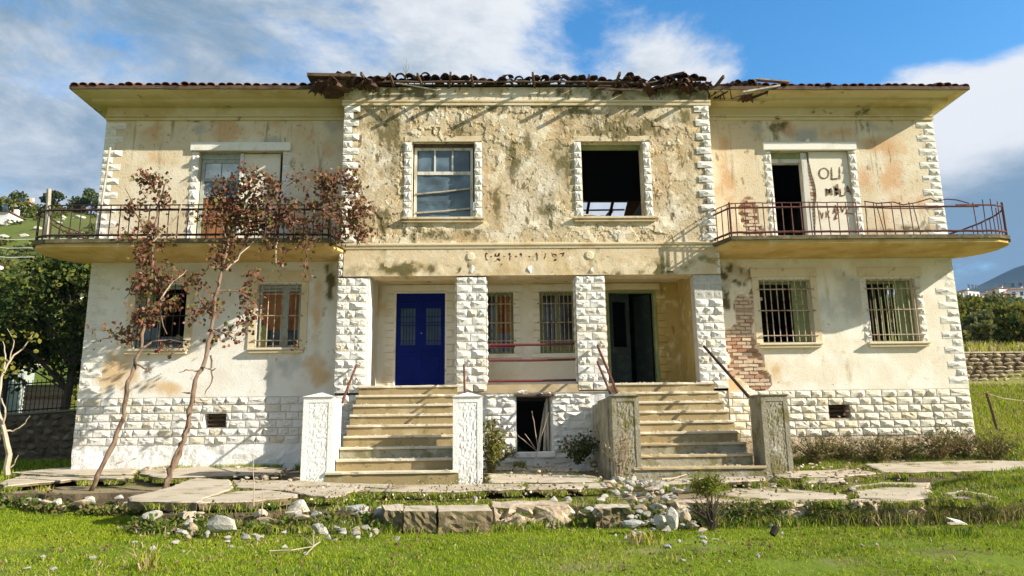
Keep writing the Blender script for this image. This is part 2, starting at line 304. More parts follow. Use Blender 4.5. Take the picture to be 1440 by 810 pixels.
# ------------------------------------------------------------------ ground, hills, mountain
def tz(y): return -.45+.05*np.minimum(y, 0)
def fedge(x):        # y of the terrace's broken front edge
    x = np.asarray(x, float)
    e = np.where(x < -5.35, -3.75, np.where(x < 5.6, -6.2, -3.0))
    return e + (fbm(x*1.7, x*0+3.3, 5, 3)-.5)*.5
def gz(x, y):
    x = np.asarray(x, float); y = np.asarray(y, float)
    lawn = -1.05 - .09*np.maximum(0, -9.2-y) + (fbm(x*.5, y*.5, 3, 3)-.5)*.08
    lawn = lawn + ss(-6.5, -9.5, x)*ss(-6.2, -3., y)*.22
    lawn = lawn + ss(5.0, 8.5, x)*ss(-7.0, -1.8, y)*.50
    ter = tz(y) - .13 + (fbm(x*1.3, y*1.3, 9, 3)-.5)*.06
    e = fedge(x); inT = ss(0, .35, y-e)*ss(-12.6, -12.0, x)*ss(10.4, 9.8, x)
    front = lawn*(1-inT)+ter*inT
    front = front + ss(4.6, 6.0, x)*ss(-1.1, -.1, y)*ss(11.5, 9.5, x)*.22
    # behind
    yb = np.maximum(y, 0)
    zl = np.where(yb < 30, -.58+.02*yb + 1.35*ss(7.3, 7.7, yb)+.055*np.maximum(0, yb-7.7), 0)
    zl = -.58+.02*np.minimum(yb, 7.5)+1.42*ss(7.25, 7.6, yb)*(1+.10*np.clip((x+15.3)/2.4, -1, 2))+.055*np.maximum(0, yb-7.7)+.43*np.maximum(0, np.minimum(yb, 116)-33)+(fbm(x*.05, yb*.05, 31, 4)-.5)*5*ss(40, 80, yb)
    zr = -.50+.215*np.minimum(yb, 10)+1.15*ss(10., 10.3, yb)+.16*np.maximum(0, np.minimum(yb, 60)-10.3)+.205*np.maximum(0, np.minimum(yb, 250)-60)+(fbm(x*.05, yb*.05, 41, 4)-.5)*3*ss(30, 80, yb)
    k = ss(-.05, .12, x/(yb+16.))
    back = zl*(1-k)+zr*k
    t = ss(0, 1.2, y)
    return front*(1-t)+back*t
def axis(brk):
    out = [brk[0][0]]
    for a, b, st in brk:
        n = max(1, round((b-a)/st)); out += list(a+(b-a)*(i+1)/n for i in range(n))
    return np.array(out)
gx = axis([(-700, -200, 50), (-200, -60, 6), (-60, -20, 2), (-20, -13, .4), (-13, 12, .14), (12, 24, .5), (24, 60, 2), (60, 200, 6), (200, 900, 50)])
gy = axis([(-60, -20, 4), (-20, -11, .5), (-11, -1, .12), (-1, 7, .5), (7, 7.9, .1), (7.9, 9.8, .4), (9.8, 10.6, .1), (10.6, 30, 1), (30, 130, 4), (130, 420, 12)])
GX, GY = np.meshgrid(gx, gy, indexing='ij'); GZ = gz(GX, GY)
nx, ny = GX.shape; idx = np.arange(nx*ny).reshape(nx, ny)
F = np.stack([idx[:-1, :-1], idx[1:, :-1], idx[1:, 1:], idx[:-1, 1:]], -1).reshape(-1, 4)
inter = ss(0, .3, GY-fedge(GX))*ss(-12.6, -12., GX)*ss(10.4, 9.8, GX)*(GY < .8)
dry = np.clip(ss(6, 10, GX)*ss(8.5, 11, GY)*ss(46, 30, GY) + ss(10, 13, GX)*ss(0, 1.5, GY)*ss(6, 4, GY)*.8, 0, 1)
dirt = np.clip(inter*.9*ss(.40, .56, fbm(GX*1.1, GY*1.4, 77, 4)+.06) + ss(.63, .70, fbm(GX*.9, GY*1.2, 88, 4))*.35*(GY < 0), 0, 1)
mg = mat('turf', (.11, .165, .006), [((.15, .20, .010), .5, .42, .62), ((.12, .115, .03), 1.6, .56, .72), ((.24, .22, .06), .11, .50, .62), ((.05, .075, .015), .23, .55, .66), ((.085, .10, .024), 'attr', 'hill', .9), ((.30, .25, .10), 'attr', 'dry', .8), ((.25, .19, .12), 'attr', 'dirt'), ((.07, .06, .025), 5., .62, .74)], bump=.03, bscale=9)
mt_h = mg.node_tree
GP = np.stack([GX, GY, GZ], -1).reshape(-1, 3)
ground = tag(obj('ground', np_mesh('ground', GP, F, mg, smooth=True, attrs={'dry': dry.ravel(), 'dirt': dirt.ravel(), 'hill': (ss(22, 40, GY)*(.55+.45*ss(.4, .6, fbm(GX*.08, GY*.08, 61, 4)))).ravel()})), kind='structure')
# far mountain, an actual ridge 1.2 km away
mxs = np.linspace(-1500, 2600, 150); mys = np.linspace(500, 2200, 50)
MX, MY = np.meshgrid(mxs, mys, indexing='ij')
ridge = np.interp(MX, [-1500, -300, 200, 560, 700, 790, 840, 906, 1000, 1300, 2600], [150, 180, 235, 262, 272, 276, 279, 297, 325, 350, 300])
MZ = ridge*(1-np.clip(np.abs(MY-1240)/np.where(MY < 1240, 700, 900), 0, 1)**1.3)*(.93+.14*fbm(MX*.004, MY*.004, 4, 5)) + (fbm(MX*.02, MY*.02, 8, 3)-.5)*8 - 20
idx = np.arange(MX.size).reshape(MX.shape)
F = np.stack([idx[:-1, :-1], idx[1:, :-1], idx[1:, 1:], idx[:-1, 1:]], -1).reshape(-1, 4)
M['mount'] = mat('wooded mountain', (.018, .040, .030), [((.034, .056, .040), .006, .42, .62), ((.02, .035, .018), .03, .5, .7), ((.06, .075, .05), .012, .62, .74)])
tag(obj('hills', np_mesh('hills', np.stack([MX, MY, MZ], -1).reshape(-1, 3), F, M['mount'], smooth=True)), kind='structure')

# ------------------------------------------------------------------ terrace: broken slabs and kerbs
def terr(px, py, dz=0.):
    d = fwd + rt*((px-720)/FPX) - up*((py-405)/FPX); t = (-1.25+dz)/(d.z-.05*d.y)
    p = Vector((CAMX, -16, 0)) + d*t
    return p if t > 0 and p.y < 0 else at(px, py, z=-.45+dz)
def slab_mesh(pix, th=.11, dz=0., mt='slab', tilt=0., wob=.02):
    P = [terr(a, b, dz) for a, b in pix]; c = sum(P, Vector())/len(P)
    ring = []
    for i in range(len(P)):
        a, b = P[i], P[(i+1) % len(P)]; n = max(1, int((b-a).length/.13))
        for k in range(n):
            q = a.lerp(b, k/n)
            if k: q = q+Vector((random.uniform(-1, 1), random.uniform(-1, 1), 0))*wob*(3. if random.random() < .3 else 1.6)
            ring.append(q+Vector((0, 0, random.uniform(-.004, .004)-tilt*(q.y-c.y))))
    n = len(ring); nf = 0; top = [q+Vector((0, 0, 0)) for q in ring]
    low = [q+Vector(((c.x-q.x)*.004+random.uniform(-.02, .02), random.uniform(-.01, .03), -th*random.uniform(.8, 1.1))) for q in ring]
    inn = [q.lerp(c, min(.3, .03/max(.03, (q-c).length)))+Vector((0, 0, .012)) for q in ring]
    m = MB(); m.add(top+low+inn, [tuple(range(2*n, 3*n))]+[(i, (i+1) % n, 2*n+(i+1) % n, 2*n+i) for i in range(n)]); m.cur = 1; m.add([], []); b_ = m; m.f += [(n+i, n+(i+1) % n, (i+1) % n, i) for i in range(n)]+[tuple(range(2*n-1, n-1, -1))]; m.mi += [1]*(n+1)
    return m.mesh('concrete_slab', [M[mt], M['edge']])
terrace = MB()
nn = 90
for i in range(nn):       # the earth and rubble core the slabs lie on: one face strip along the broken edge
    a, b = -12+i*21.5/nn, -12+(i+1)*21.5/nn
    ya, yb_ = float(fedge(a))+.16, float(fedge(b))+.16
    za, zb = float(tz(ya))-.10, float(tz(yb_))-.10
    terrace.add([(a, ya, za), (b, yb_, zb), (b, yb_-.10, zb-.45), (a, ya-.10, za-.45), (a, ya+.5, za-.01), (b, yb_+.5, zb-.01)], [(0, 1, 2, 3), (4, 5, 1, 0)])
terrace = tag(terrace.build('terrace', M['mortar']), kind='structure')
SLABS = [
 ([(16,665),(90,658),(196,656.5),(188,667),(75,669)], 0.045, 0.03, 0), ([(2,678),(28,670),(186,669.5),(183,673.5),(100,675),(6,684)], 0.035, 0, 0),
 ([(196,666),(203,657.5),(330,655.5),(404,659),(388,667),(330,669),(240,672),(222,671.5)], 0.04, 0.03, 0),
 ([(183.5,705),(180,699.5),(226,689),(277,673),(322,675),(328,686),(310,694),(284,703),(277,707.5)], 0.11, 0.03, 0),
 ([(279,708),(290,702),(332,692),(380,690),(419,695.5),(420,700),(344,706)], 0.1, 0.025, 0),
 ([(327,676),(420,676),(480,680),(548,682),(560,684),(497,691.5),(482,698),(458,700.5),(436,697),(400,690),(333,686)], 0.05, 0, 0),
 ([(552,683),(640,682),(737,681),(737,688.5),(655,691),(640,692),(500,691.5)], 0.04, 0, 0),
 ([(741,682),(800,681),(860,679.5),(862,685.5),(800,688),(741,689)], 0.04, 0, 0),
 ([(686,664),(790,662),(843,672),(839,678),(690,679.5)], 0.03, -0.01, 0), ([(690,653),(800,657),(816,663),(690,661)], 0.035, 0, 0),
 ([(1216,653),(1377,647.5),(1470,650),(1470,660),(1276,664.5),(1240,664)], 0.05, -0.02, 0),
 ([(1192,685),(1239,679),(1308,679.5),(1300,688),(1319,701),(1266,704),(1208,700)], 0.05, -0.04, 0),
 ([(1328,695),(1353,689.5),(1403,699),(1400,702.5),(1331,701)], 0.05, -0.05, 0),
 ([(1134,673.5),(1187,673),(1192,678),(1136,679.5)], 0.04, -0.01, 0), ([(1010,696),(1030,688),(1112,689),(1190,696),(1192,702),(1082,703),(1040,700)], 0.07, 0, 0),
 ([(905,676),(1000,672),(1075,671),(1076,676),(960,681),(905,682)], 0.05, 0, 0), ([(1090,664),(1200,661),(1240,666),(1180,671),(1095,672)], 0.04, -0.02, 0)]
for pix, th, dz, _ in SLABS:
    obj('concrete_slab', slab_mesh(pix, th, dz-.015), terrace)
# kerb stones along the front, with their rough faces
def kerb(pix, h, mt, rough=.015):
    P = [terr(*q, -.02) for q in pix]           # back-left, back-right, front-right, front-left of the top face
    nu, nv, nh = 9, 3, 6; V = []; Fk = []
    def S(u, v): return P[0].lerp(P[1], u).lerp(P[3].lerp(P[2], u), v)
    for i in range(nu+1):
        col = []
        for j in range(nv+1): col.append(S(i/nu, j/nv))
        for j in range(1, nh+1):
            q = S(i/nu, 1); col.append(q+Vector((0, -.05*j/nh, -h*j/nh)))
        for j, q in enumerate(col):
            a = rough*(1 if j > nv else .4)
            V.append(q+Vector((random.uniform(-a, a), random.uniform(-a, a)*1.5, random.uniform(-a, a)*.7)))
    L = nv+nh+1
    for i in range(nu):
        for j in range(L-1): Fk.append((i*L+j, i*L+j+1, (i+1)*L+j+1, (i+1)*L+j))
    Fk += [tuple(range(L)), tuple(range(nu*L+L-1, nu*L-1, -1))]
    m = MB(); m.add(V, Fk); m.mi = [1 if (i >= nu*(L-1) or i % (L-1) >= nv) else 0 for i in range(len(Fk))]; obj('kerb_stone', m.mesh('kerb_stone', [M[mt], M['edge'] if mt != 'rough_b' else M[mt]]), terrace)
kerb([(537,710),(567,708.5),(567,718),(542,718)], .26, 'slab'); kerb([(569,711),(612,710.5),(614,719),(569,719)], .26, 'slab', .012)
kerb([(616,711),(686,709),(692,718),(617,719.5)], .28, 'slab', .012); kerb([(691,705),(797,704),(800,712),(694,714)], .36, 'rough_b', .035)
kerb([(836,709),(885,709),(886,714),(838,715)], .26, 'concrete', .03); kerb([(947,701),(1080,700),(1083,705),(950,707)], .28, 'rough_b', .03)
kerb([(1084,702),(1190,701),(1192,705.5),(1086,706)], .26, 'rough_b', .03); kerb([(1195,701.5),(1300,703),(1296,707),(1197,706)], .24, 'rough_b', .03)

# ------------------------------------------------------------------ stones (shared shapes)
def rockface(seed, nu=4, nv=3):
    r = random.Random(seed); V = []; Fk = []
    for j in range(nv+1):
        for i in range(nu+1):
            e = i in (0, nu) or j in (0, nv)
            x = i/nu-.5; z = j/nv-.5
            if e: y = -.12
            else:
                x += r.uniform(-.10, .10); z += r.uniform(-.13, .13); y = -r.choice((r.uniform(.25, .6), r.uniform(.6, 1.15)))
            V.append((x*.97, y, z*.95))
    n = len(V)
    for i in range(nu+1): pass
    for j in range(nv):
        for i in range(nu):
            a = j*(nu+1)+i; q = (a, a+1, a+nu+2, a+nu+1)
            if r.random() < .5: Fk += [(q[0], q[1], q[2]), (q[0], q[2], q[3])]
            else: Fk += [(q[0], q[1], q[3]), (q[1], q[2], q[3])]
    c = [(-.485, 0, -.475), (.485, 0, -.475), (.485, 0, .475), (-.485, 0, .475)]; V += c
    b = [0, nu, (nu+1)*(nv+1)-1, (nu+1)*nv]
    bot = list(range(0, nu+1)); top_ = list(range((nu+1)*nv, (nu+1)*(nv+1))); lef = [j*(nu+1) for j in range(nv+1)]; rig = [j*(nu+1)+nu for j in range(nv+1)]
    Fk += [tuple(bot[::-1]+[n, n+1]), tuple(rig[::-1]+[n+1, n+2]), tuple(top_+[n+2, n+3]), tuple(lef+[n+3, n])]
    return V, Fk
def stone_set(mt, seeds=range(8)):
    out = []
    for s in seeds:
        V, Fk = rockface(s); m = MB(); m.add(V, Fk); out.append(m.mesh('rough_stone', M[mt]))
    return out
ST_W, ST_C, ST_Q, ST_G = stone_set('stone_w'), stone_set('stone_c', range(8, 16)), stone_set('stone_q', range(16, 24)), stone_set('stone_g', range(24, 30))
def stone(name, meshes, x0, x1, z0, z1, y, d, parent, side=None):
    """rock-faced block filling x0..x1, z0..z1 on the plane y, standing d proud; side=+1/-1 turns it to face +x / -x (x0..x1 are then y)"""
    o = obj(name, random.choice(meshes), parent)
    if side is None: o.location = ((x0+x1)/2, y, (z0+z1)/2); o.scale = ((x1-x0), d, z1-z0)
    else: o.location = (y, (x0+x1)/2, (z0+z1)/2); o.scale = ((x1-x0), d, z1-z0); o.rotation_euler = (0, 0, R(90*side))
    return o
def boulder(seed, sub=2, amp=.25):
    r = random.Random(seed); bm = bmesh.new(); bmesh.ops.create_icosphere(bm, subdivisions=sub, radius=.5)
    pl = [(Vector((r.gauss(0, 1), r.gauss(0, 1), r.gauss(0, 1))).normalized(), r.uniform(.20, .38)) for _ in range(13)]
    for v in bm.verts:
        for n, d in pl:
            t = v.co.dot(n)
            if t > d: v.co -= n*(t-d)*.97
        v.co *= 1+r.uniform(-amp, amp)*.12
    V = [tuple(v.co) for v in bm.verts]; Fk = [tuple(v.index for v in f.verts) for f in bm.faces]; bm.free(); return V, Fk
def boulder_set(mt, seeds, sub=2):
    out = []
    for s in seeds:
        m = MB(); m.add(*boulder(s, sub)); out.append(m.mesh('rock', M[mt]))
    return out

# ------------------------------------------------------------------ the house
house = bpy.data.objects.new('abandoned_house', None); COL.objects.link(house); house.location = (0, 4.5, -.45)
tag(house, 'abandoned two-storey stone house with crumbling ochre plaster, two balconies and a ruined tiled roof', 'house')
W, WC, PY = 9.59, 4.08, -.6
def ell(Xg, Zg, y, L, seed, amp=2.9, sc_=2.6, soft=1.1):
    out = np.zeros_like(Xg)
    nz = (fbm(Xg*sc_, Zg*sc_*.8, seed, 6, .6)-.5)*amp
    for (px, py, rx, ry) in L:
        c = at(px, py, y=y); k = .0152
        d = 1-np.sqrt(((Xg-c.x)/(rx*k))**2+((Zg-c.z)/(ry*k))**2)
        out = np.maximum(out, ss(0, soft, d+nz))
    return out
def relief(name, x0, x1, z0, z1, y, holes, step, mt, parent=house, disp=None, masks=None, thick=.38, reveal=True, seed=0, back=True):
    def ax(a, b, e):
        ks = sorted(set([a, b]+[v for v in e if a < v < b])); out = [ks[0]]
        for p, q in zip(ks, ks[1:]):
            n = max(1, round((q-p)/step)); out += [p+(q-p)*(i+1)/n for i in range(n)]
        return np.array(out)
    xs = ax(x0, x1, [h[0] for h in holes]+[h[1] for h in holes]); zs = ax(z0, z1, [h[2] for h in holes]+[h[3] for h in holes])
    Xg, Zg = np.meshgrid(xs, zs, indexing='ij')
    at_ = {}
    for k, L in (masks or {}).items():
        at_[k] = L(Xg, Zg) if callable(L) else ell(Xg, Zg, y, L, seed+sum(map(ord, k)), soft=.8 if k == 'lichen' else 1.1)
        if k == 'lichen': at_[k] = np.minimum(1, 1.5*at_[k])*(.35+.65*ss(.42, .54, fbm(Xg*8, Zg*4.5, 63, 5)))
    D = disp(Xg, Zg, at_) if disp else np.zeros_like(Xg)
    V = np.stack([Xg, y-D, Zg], -1).reshape(-1, 3)
    idx = np.arange(Xg.size).reshape(Xg.shape)
    cx, cz = (xs[:-1]+xs[1:])/2, (zs[:-1]+zs[1:])/2; CX, CZ = np.meshgrid(cx, cz, indexing='ij'); keep = np.ones(CX.shape, bool)
    for h in holes: keep &= ~((CX > h[0]) & (CX < h[1]) & (CZ > h[2]) & (CZ < h[3]))
    F = np.stack([idx[:-1, :-1], idx[1:, :-1], idx[1:, 1:], idx[:-1, 1:]], -1)[keep]
    V = list(V); F = list(F); n0 = len(V)
    def quad(a, b, c, d):
        n = len(V); V.extend([a, b, c, d]); F.append(np.array([n, n+1, n+2, n+3]))
    if reveal:
        for a, b, c, d in holes:
            yb = y+thick
            quad((a, y, c), (a, yb, c), (a, yb, d), (a, y, d)); quad((b, yb, c), (b, y, c), (b, y, d), (b, yb, d))
            quad((a, y, d), (a, yb, d), (b, yb, d), (b, y, d)); quad((a, yb, c), (a, y, c), (b, y, c), (b, yb, c))
    if back:   # inner face
        ex = sorted(set([x0, x1]+[v for h in holes for v in h[:2] if x0 < v < x1])); ez = sorted(set([z0, z1]+[v for h in holes for v in h[2:] if z0 < v < z1]))
        for p, q in zip(ex, ex[1:]):
            for r_, s_ in zip(ez, ez[1:]):
                mx_, mz_ = (p+q)/2, (r_+s_)/2
                if any(h[0] < mx_ < h[1] and h[2] < mz_ < h[3] for h in holes): continue
                quad((p, y+thick, r_), (p, y+thick, s_), (q, y+thick, s_), (q, y+thick, r_))
    pad = len(V)-n0
    attrs = {k: np.concatenate([v.ravel(), np.zeros(pad)]) for k, v in at_.items()}
    return obj(name, np_mesh(name, np.array([tuple(v) for v in V]), np.array(F), M[mt], attrs=attrs), parent)

LW = [(-8.56, -7.47, 2.03, 3.45), (-5.95, -5.0, 2.03, 3.45)]; RW = [(5.12, 6.28, 2.03, 3.46), (7.56, 8.67, 2.03, 3.46)]
LD = (-7.44, -5.56, 4.16, 6.53); RD = (5.66, 7.48, 4.16, 6.52)
CWs = [(-2.56, -1.20, 4.74, 6.50), (1.17, 2.53, 4.74, 6.50)]
dsp = lambda a=.010, s=3.: (lambda X, Z, m: (fbm(X*s, Z*s, 12, 4)-.5)*a - .028*m.get('peel', 0))
# upper walls of the wings
relief('wall', -W, -WC+.02, 4.02, 7.32, 0, [LD], .05, 'upper', disp=dsp(), seed=1, masks={
  'stain': [(205,185,45,18),(330,182,60,22),(420,190,50,30),(440,250,30,40),(225,225,45,12),(300,172,20,8),(460,210,16,50)], 'grey': [(275,182,30,16),(170,180,15,20),(470,180,14,30),(380,200,20,12)],
  'lichen': [(275,168,16,5),(305,163,22,5)], 'peel': []})
PEEL_UR = [(1052,300,17,26),(1062,325,12,14)]
relief('wall', WC-.02, W, 4.02, 7.32, 0, [RD], .05, 'upper', disp=dsp(), seed=2, masks={
  'stain': [(1240,205,60,22),(1180,185,50,14),(1100,180,25,18),(1270,290,50,40),(1020,230,18,60),(1245,250,60,40)], 'grey': [(1120,190,45,14),(1060,180,30,12),(1250,180,40,12)],
  'lichen': [(1095,178,20,10),(1290,322,60,8),(1060,168,24,8),(1250,325,60,6)], 'peel': lambda X, Z: ell(X, Z, 0, PEEL_UR, 73, .7, 3., .12)})
# lower walls of the wings
PEEL_LR = [(1062,415,9,16),(1048,440,15,28),(1040,480,24,26),(1048,512,26,30),(1066,535,20,16)]
relief('wall', -W, -WC+.02, 1.0, 4.0, 0, LW, .05, 'lower_white', disp=dsp(), seed=3, masks={
  'stain': [(235,545,40,14),(445,450,12,60),(440,510,22,28),(160,520,30,40),(455,530,22,16),(410,430,12,30)], 'grey': [(400,520,40,30)], 'lichen': [(462,400,10,40),(455,440,6,40)], 'peel': []})
relief('wall', WC-.02, W, 1.0, 4.0, 0, RW, .04, 'lower', disp=lambda X, Z, m: (fbm(X*3, Z*3, 12, 4)-.5)*.012-.05*m['peel'], seed=4, masks={
  'stain': [(1035,430,20,60),(1090,520,30,22),(1045,385,30,14),(1030,540,30,14)], 'grey': [(1190,420,50,40)], 'lichen': [(1030,380,22,22),(1020,410,10,30)], 'peel': lambda X, Z: ell(X, Z, 0, PEEL_LR, 71, .9, 3., .12)})
# bare bricks where the plaster has fallen
BR = []
m = MB(); m.bev(-.5, .5, -.5, .5, -.5, .5, .06); BR = [m.mesh('brick', M['brick'])]
def bricks(ells, y, zlo, zhi, xlo, xhi, seed, d=.030, parent=house):
    z = zlo; r = 0
    while z < zhi:
        x = xlo+(r % 2)*.11
        while x < xhi:
            v = ell(np.array([[x+.11]]), np.array([[z+.04]]), 0, ells, seed, .9 if seed == 71 else .7, 3., .12)[0, 0]
            if v > .6 and random.random() < .9:
                o = obj('brick', BR[0], parent); o.location = (x+.11, y+.05+random.uniform(-.006, .012)-.01, z+.04)
                o.scale = (.21*random.uniform(.9, 1), d*2, .070*random.uniform(.86, 1)); o.rotation_euler = (random.uniform(-.12, .12), random.uniform(-.07, .07), random.uniform(-.08, .08))
            x += .22
        z += .082; r += 1
bricks(PEEL_LR, 0, 1.02, 3.5, 4.1, 5.5, 71)
bricks(PEEL_UR, -.022, 4.2, 5.4, 4.9, 5.6, 73, .03)
# central upper wall: crumbling render, real relief
def crumb(X, Z, m):
    c = ss(.47, .50, fbm(X*2.4, Z*2.4, 21, 6, .55)); c2 = ss(.50, .53, fbm(X*6.5, Z*6.5, 22, 5, .55))
    k = .25+.75*ss(.40, .56, fbm(X*.9, Z*.9, 27, 4))
    return (.020*c+.010*c2)*k+.013*(fbm(X*11, Z*11, 23, 4)-.5)*(.35+.65*k)+.009*fbm(X*2, Z*2, 25, 3)
relief('wall', -WC, WC, 4.10, 7.42, PY, CWs, .022, 'crumb', disp=crumb, seed=5, masks={
  'peel': lambda X, Z: np.maximum(1-ss(.46, .51, fbm(X*2.4, Z*2.4, 21, 6, .55)), .8*(1-ss(.47, .52, fbm(X*6.5, Z*6.5, 22, 5, .55)))),
  'crack': lambda X, Z: np.maximum(np.maximum(1-np.abs(fbm(X*2.4, Z*2.4, 21, 6, .55)-.483)/.013, .8*(1-np.abs(fbm(X*6.5, Z*6.5, 22, 5, .55)-.512)/.016))*(.35+.65*ss(.38, .52, fbm(X*.9, Z*.9, 27, 4))), 0),
  'grey': [(735,290,30,60),(770,250,25,50),(530,230,30,50),(860,330,60,12),(950,300,30,60),(700,330,40,10),(600,165,60,10)],
  'lichen': [(545,160,56,30),(552,205,16,70),(880,180,80,26),(640,152,70,8),(770,152,70,9),(900,152,70,9),(655,185,26,30),(590,150,40,12),(700,150,40,10),(960,165,30,16),(585,300,8,40),(700,290,10,40),(730,210,20,40),(855,165,50,14),(900,175,60,14),(770,290,16,24),(540,320,10,30),(640,330,40,8),(790,230,14,30)],
  'stain': [(690,240,20,70),(800,180,60,30),(930,230,30,60),(560,330,60,12),(660,335,60,10)]})
for sx in (-1, 1):
    m = MB(); x = sx*WC; m.add([(x, PY, -1.1), (x, .02, -1.1), (x, .02, 7.8), (x, PY, 7.8)], [(0, 1, 2, 3)]); m.build('wall', M['crumb'], house)
# plinths
def plinth(x0, x1, meshes, hole, baseM, zb, seed):
    relief('wall', x0, x1, zb, 1.0, .0, [hole], .09, baseM, disp=lambda X, Z, m: (fbm(X*5, Z*5, seed, 4)-.5)*.10*ss(.04, -.06, Z)-.01, seed=seed, thick=.30, masks={'joint': lambda X, Z: ss(.0, .04, Z)})
    z = 1.0; h = .163
    for r in range(6):
        x = x0+(.0 if r % 2 else .14)
        if r % 2 == 0: stone('plinth_stone', meshes, x0, x-.006, z-h+.006, z-.006, -.0, .05, house)
        while x < x1-.03:
            wd = random.uniform(.19, .39); xe = min(x+wd, x1)
            if x1-xe < .12: xe = x1
            a, b = x+.006, xe-.006; za, zb_ = z-h+.006, z-.006
            if not (b > hole[0]-.01 and a < hole[1]+.01 and zb_ > hole[2]+.01 and za < hole[3]-.01): stone('plinth_stone', meshes, a, b, za, zb_, 0, random.uniform(.035, .065), house)
            elif a < hole[0]-.07: stone('plinth_stone', meshes, a, hole[0]-.006, za, zb_, 0, .05, house)
            elif b > hole[1]+.07: stone('plinth_stone', meshes, hole[1]+.006, b, za, zb_, 0, .05, house)
            x = xe
        z -= h
plinth(-W, -4.5, ST_W, (-6.93, -6.46, .37, .66), 'rough_w', -.75, 61)
plinth(4.12, W, ST_C, (6.43, 6.89, .40, .69), 'rough_b', -.75, 62)
m = MB(); m.box(-4.5, -WC+.02, .0, .3, -.75, 1.0); m.build('wall', M['rough_w'], house)
for (a, b, c, d) in ((-6.93, -6.46, .37, .66), (6.43, 6.89, .40, .69)):
    m = MB(); m.add([(a, .28, c), (b, .28, c), (b, .28, d), (a, .28, d)], [(0, 1, 2, 3)])
    for i in range(3): m.box(a+.01, b-.01, .16, .19, c+.05+i*.09, c+.075+i*.09)
    m.build('vent_grille', M['wood_d'], house)
for q in ((1188, 583, .05), (1192, 578, .06), (1180, 586, .04)):
    p = at(q[0], q[1], y=.05); m = MB(); V, Fk = boulder(int(q[0]), 1); m.add([(p.x+a*q[2]*2, p.y+b*q[2]*2, p.z+c*q[2]*1.6) for a, b, c in V], Fk); m.build('loose_stone', M['rock_b'], house)
# quoins at the wing corners (front and return) and on the centre block
def quoins(xc, sgn, z0, z1, y, long=.44, short=.24, h=.166, meshes=ST_Q, ret=True, flat=None):
    z = z1; k = 0
    while z-h > z0-.02:
        L = (long if k % 2 == 0 else short)*random.uniform(.93, 1.05)
        a, b = (xc, xc+L) if sgn > 0 else (xc-L, xc)
        d = .045 if not (flat and flat[0] < z < flat[1]) else .014
        stone('quoin_stone', meshes, a, b, z-h+.005, z-.005, y, d, house)
        if ret: stone('quoin_stone', meshes, y+.005, y+(short if k % 2 == 0 else long), z-h+.005, z-.005, xc, d, house, side=-1 if sgn > 0 else 1)
        z -= h; k += 1
quoins(-W, 1, 1.0, 7.24, 0, flat=(2.6, 3.95)); quoins(W, -1, 1.0, 7.24, 0, flat=(3.3, 3.95))
quoins(-WC, 1, 4.16, 7.36, PY-.028, .36, .20, ret=False); quoins(WC, -1, 4.16, 7.36, PY-.028, .34, .18, ret=False)
# side, back and inner walls, floors, ceilings
SIDE_HOLE = (.9, 3.0, 1.9, 3.75)
m = MB(); m.box(-W, -W+.36, .38, 9.9, -.9, 7.5)
m.build('wall', M['upper'], house)
m = MB(); m.box(W-.36, W, .38, SIDE_HOLE[0], -.9, 7.5).box(W-.36, W, SIDE_HOLE[1], 9.9, -.9, 7.5).box(W-.36, W, SIDE_HOLE[0], SIDE_HOLE[1], -.9, SIDE_HOLE[2]).box(W-.36, W, SIDE_HOLE[0], SIDE_HOLE[1], SIDE_HOLE[3], 7.5)
m.build('wall', M['upper'], house)
m = MB(); m.box(-W, -4.3, 9.9, 10.25, -.9, 7.5).box(4.3, W, 9.9, 10.25, -.9, 7.5).box(-4.3, 4.3, 9.9, 10.25, -.9, 6.6); m.build('wall', M['upper'], house)
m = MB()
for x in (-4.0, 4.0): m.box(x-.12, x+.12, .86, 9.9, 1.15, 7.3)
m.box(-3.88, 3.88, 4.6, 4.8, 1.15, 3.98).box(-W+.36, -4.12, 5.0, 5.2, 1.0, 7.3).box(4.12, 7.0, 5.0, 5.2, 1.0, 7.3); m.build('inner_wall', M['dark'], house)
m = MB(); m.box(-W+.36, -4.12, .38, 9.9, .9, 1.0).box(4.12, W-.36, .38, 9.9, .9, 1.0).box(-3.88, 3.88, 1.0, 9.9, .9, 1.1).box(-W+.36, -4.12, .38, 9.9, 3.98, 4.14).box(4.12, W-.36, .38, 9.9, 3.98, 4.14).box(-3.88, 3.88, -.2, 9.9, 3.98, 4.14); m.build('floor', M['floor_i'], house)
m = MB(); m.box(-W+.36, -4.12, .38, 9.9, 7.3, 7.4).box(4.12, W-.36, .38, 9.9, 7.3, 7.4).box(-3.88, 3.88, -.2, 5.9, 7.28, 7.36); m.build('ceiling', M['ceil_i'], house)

m = MB(); a_, b_ = W-.40, W-.365; m.box(a_, b_, .4, SIDE_HOLE[0], 1.0, 3.97).box(a_, b_, SIDE_HOLE[1], 9.8, 1.0, 3.97).box(a_, b_, SIDE_HOLE[0], SIDE_HOLE[1], 1.0, SIDE_HOLE[2]).box(a_, b_, SIDE_HOLE[0], SIDE_HOLE[1], SIDE_HOLE[3], 3.97); m.build('inner_wall', M['dark'], house)  # dark lining added inside the side wall to hold the room's shade
m = MB()
for i in range(7): y_ = SIDE_HOLE[0]-.05+i*.30; m = MB(); m.box(W-.46, W-.43, y_, y_+random.uniform(.17, .25), SIDE_HOLE[2]-.1, SIDE_HOLE[3]+.1); m.build('shutter_board', M['wood_gn'], house)
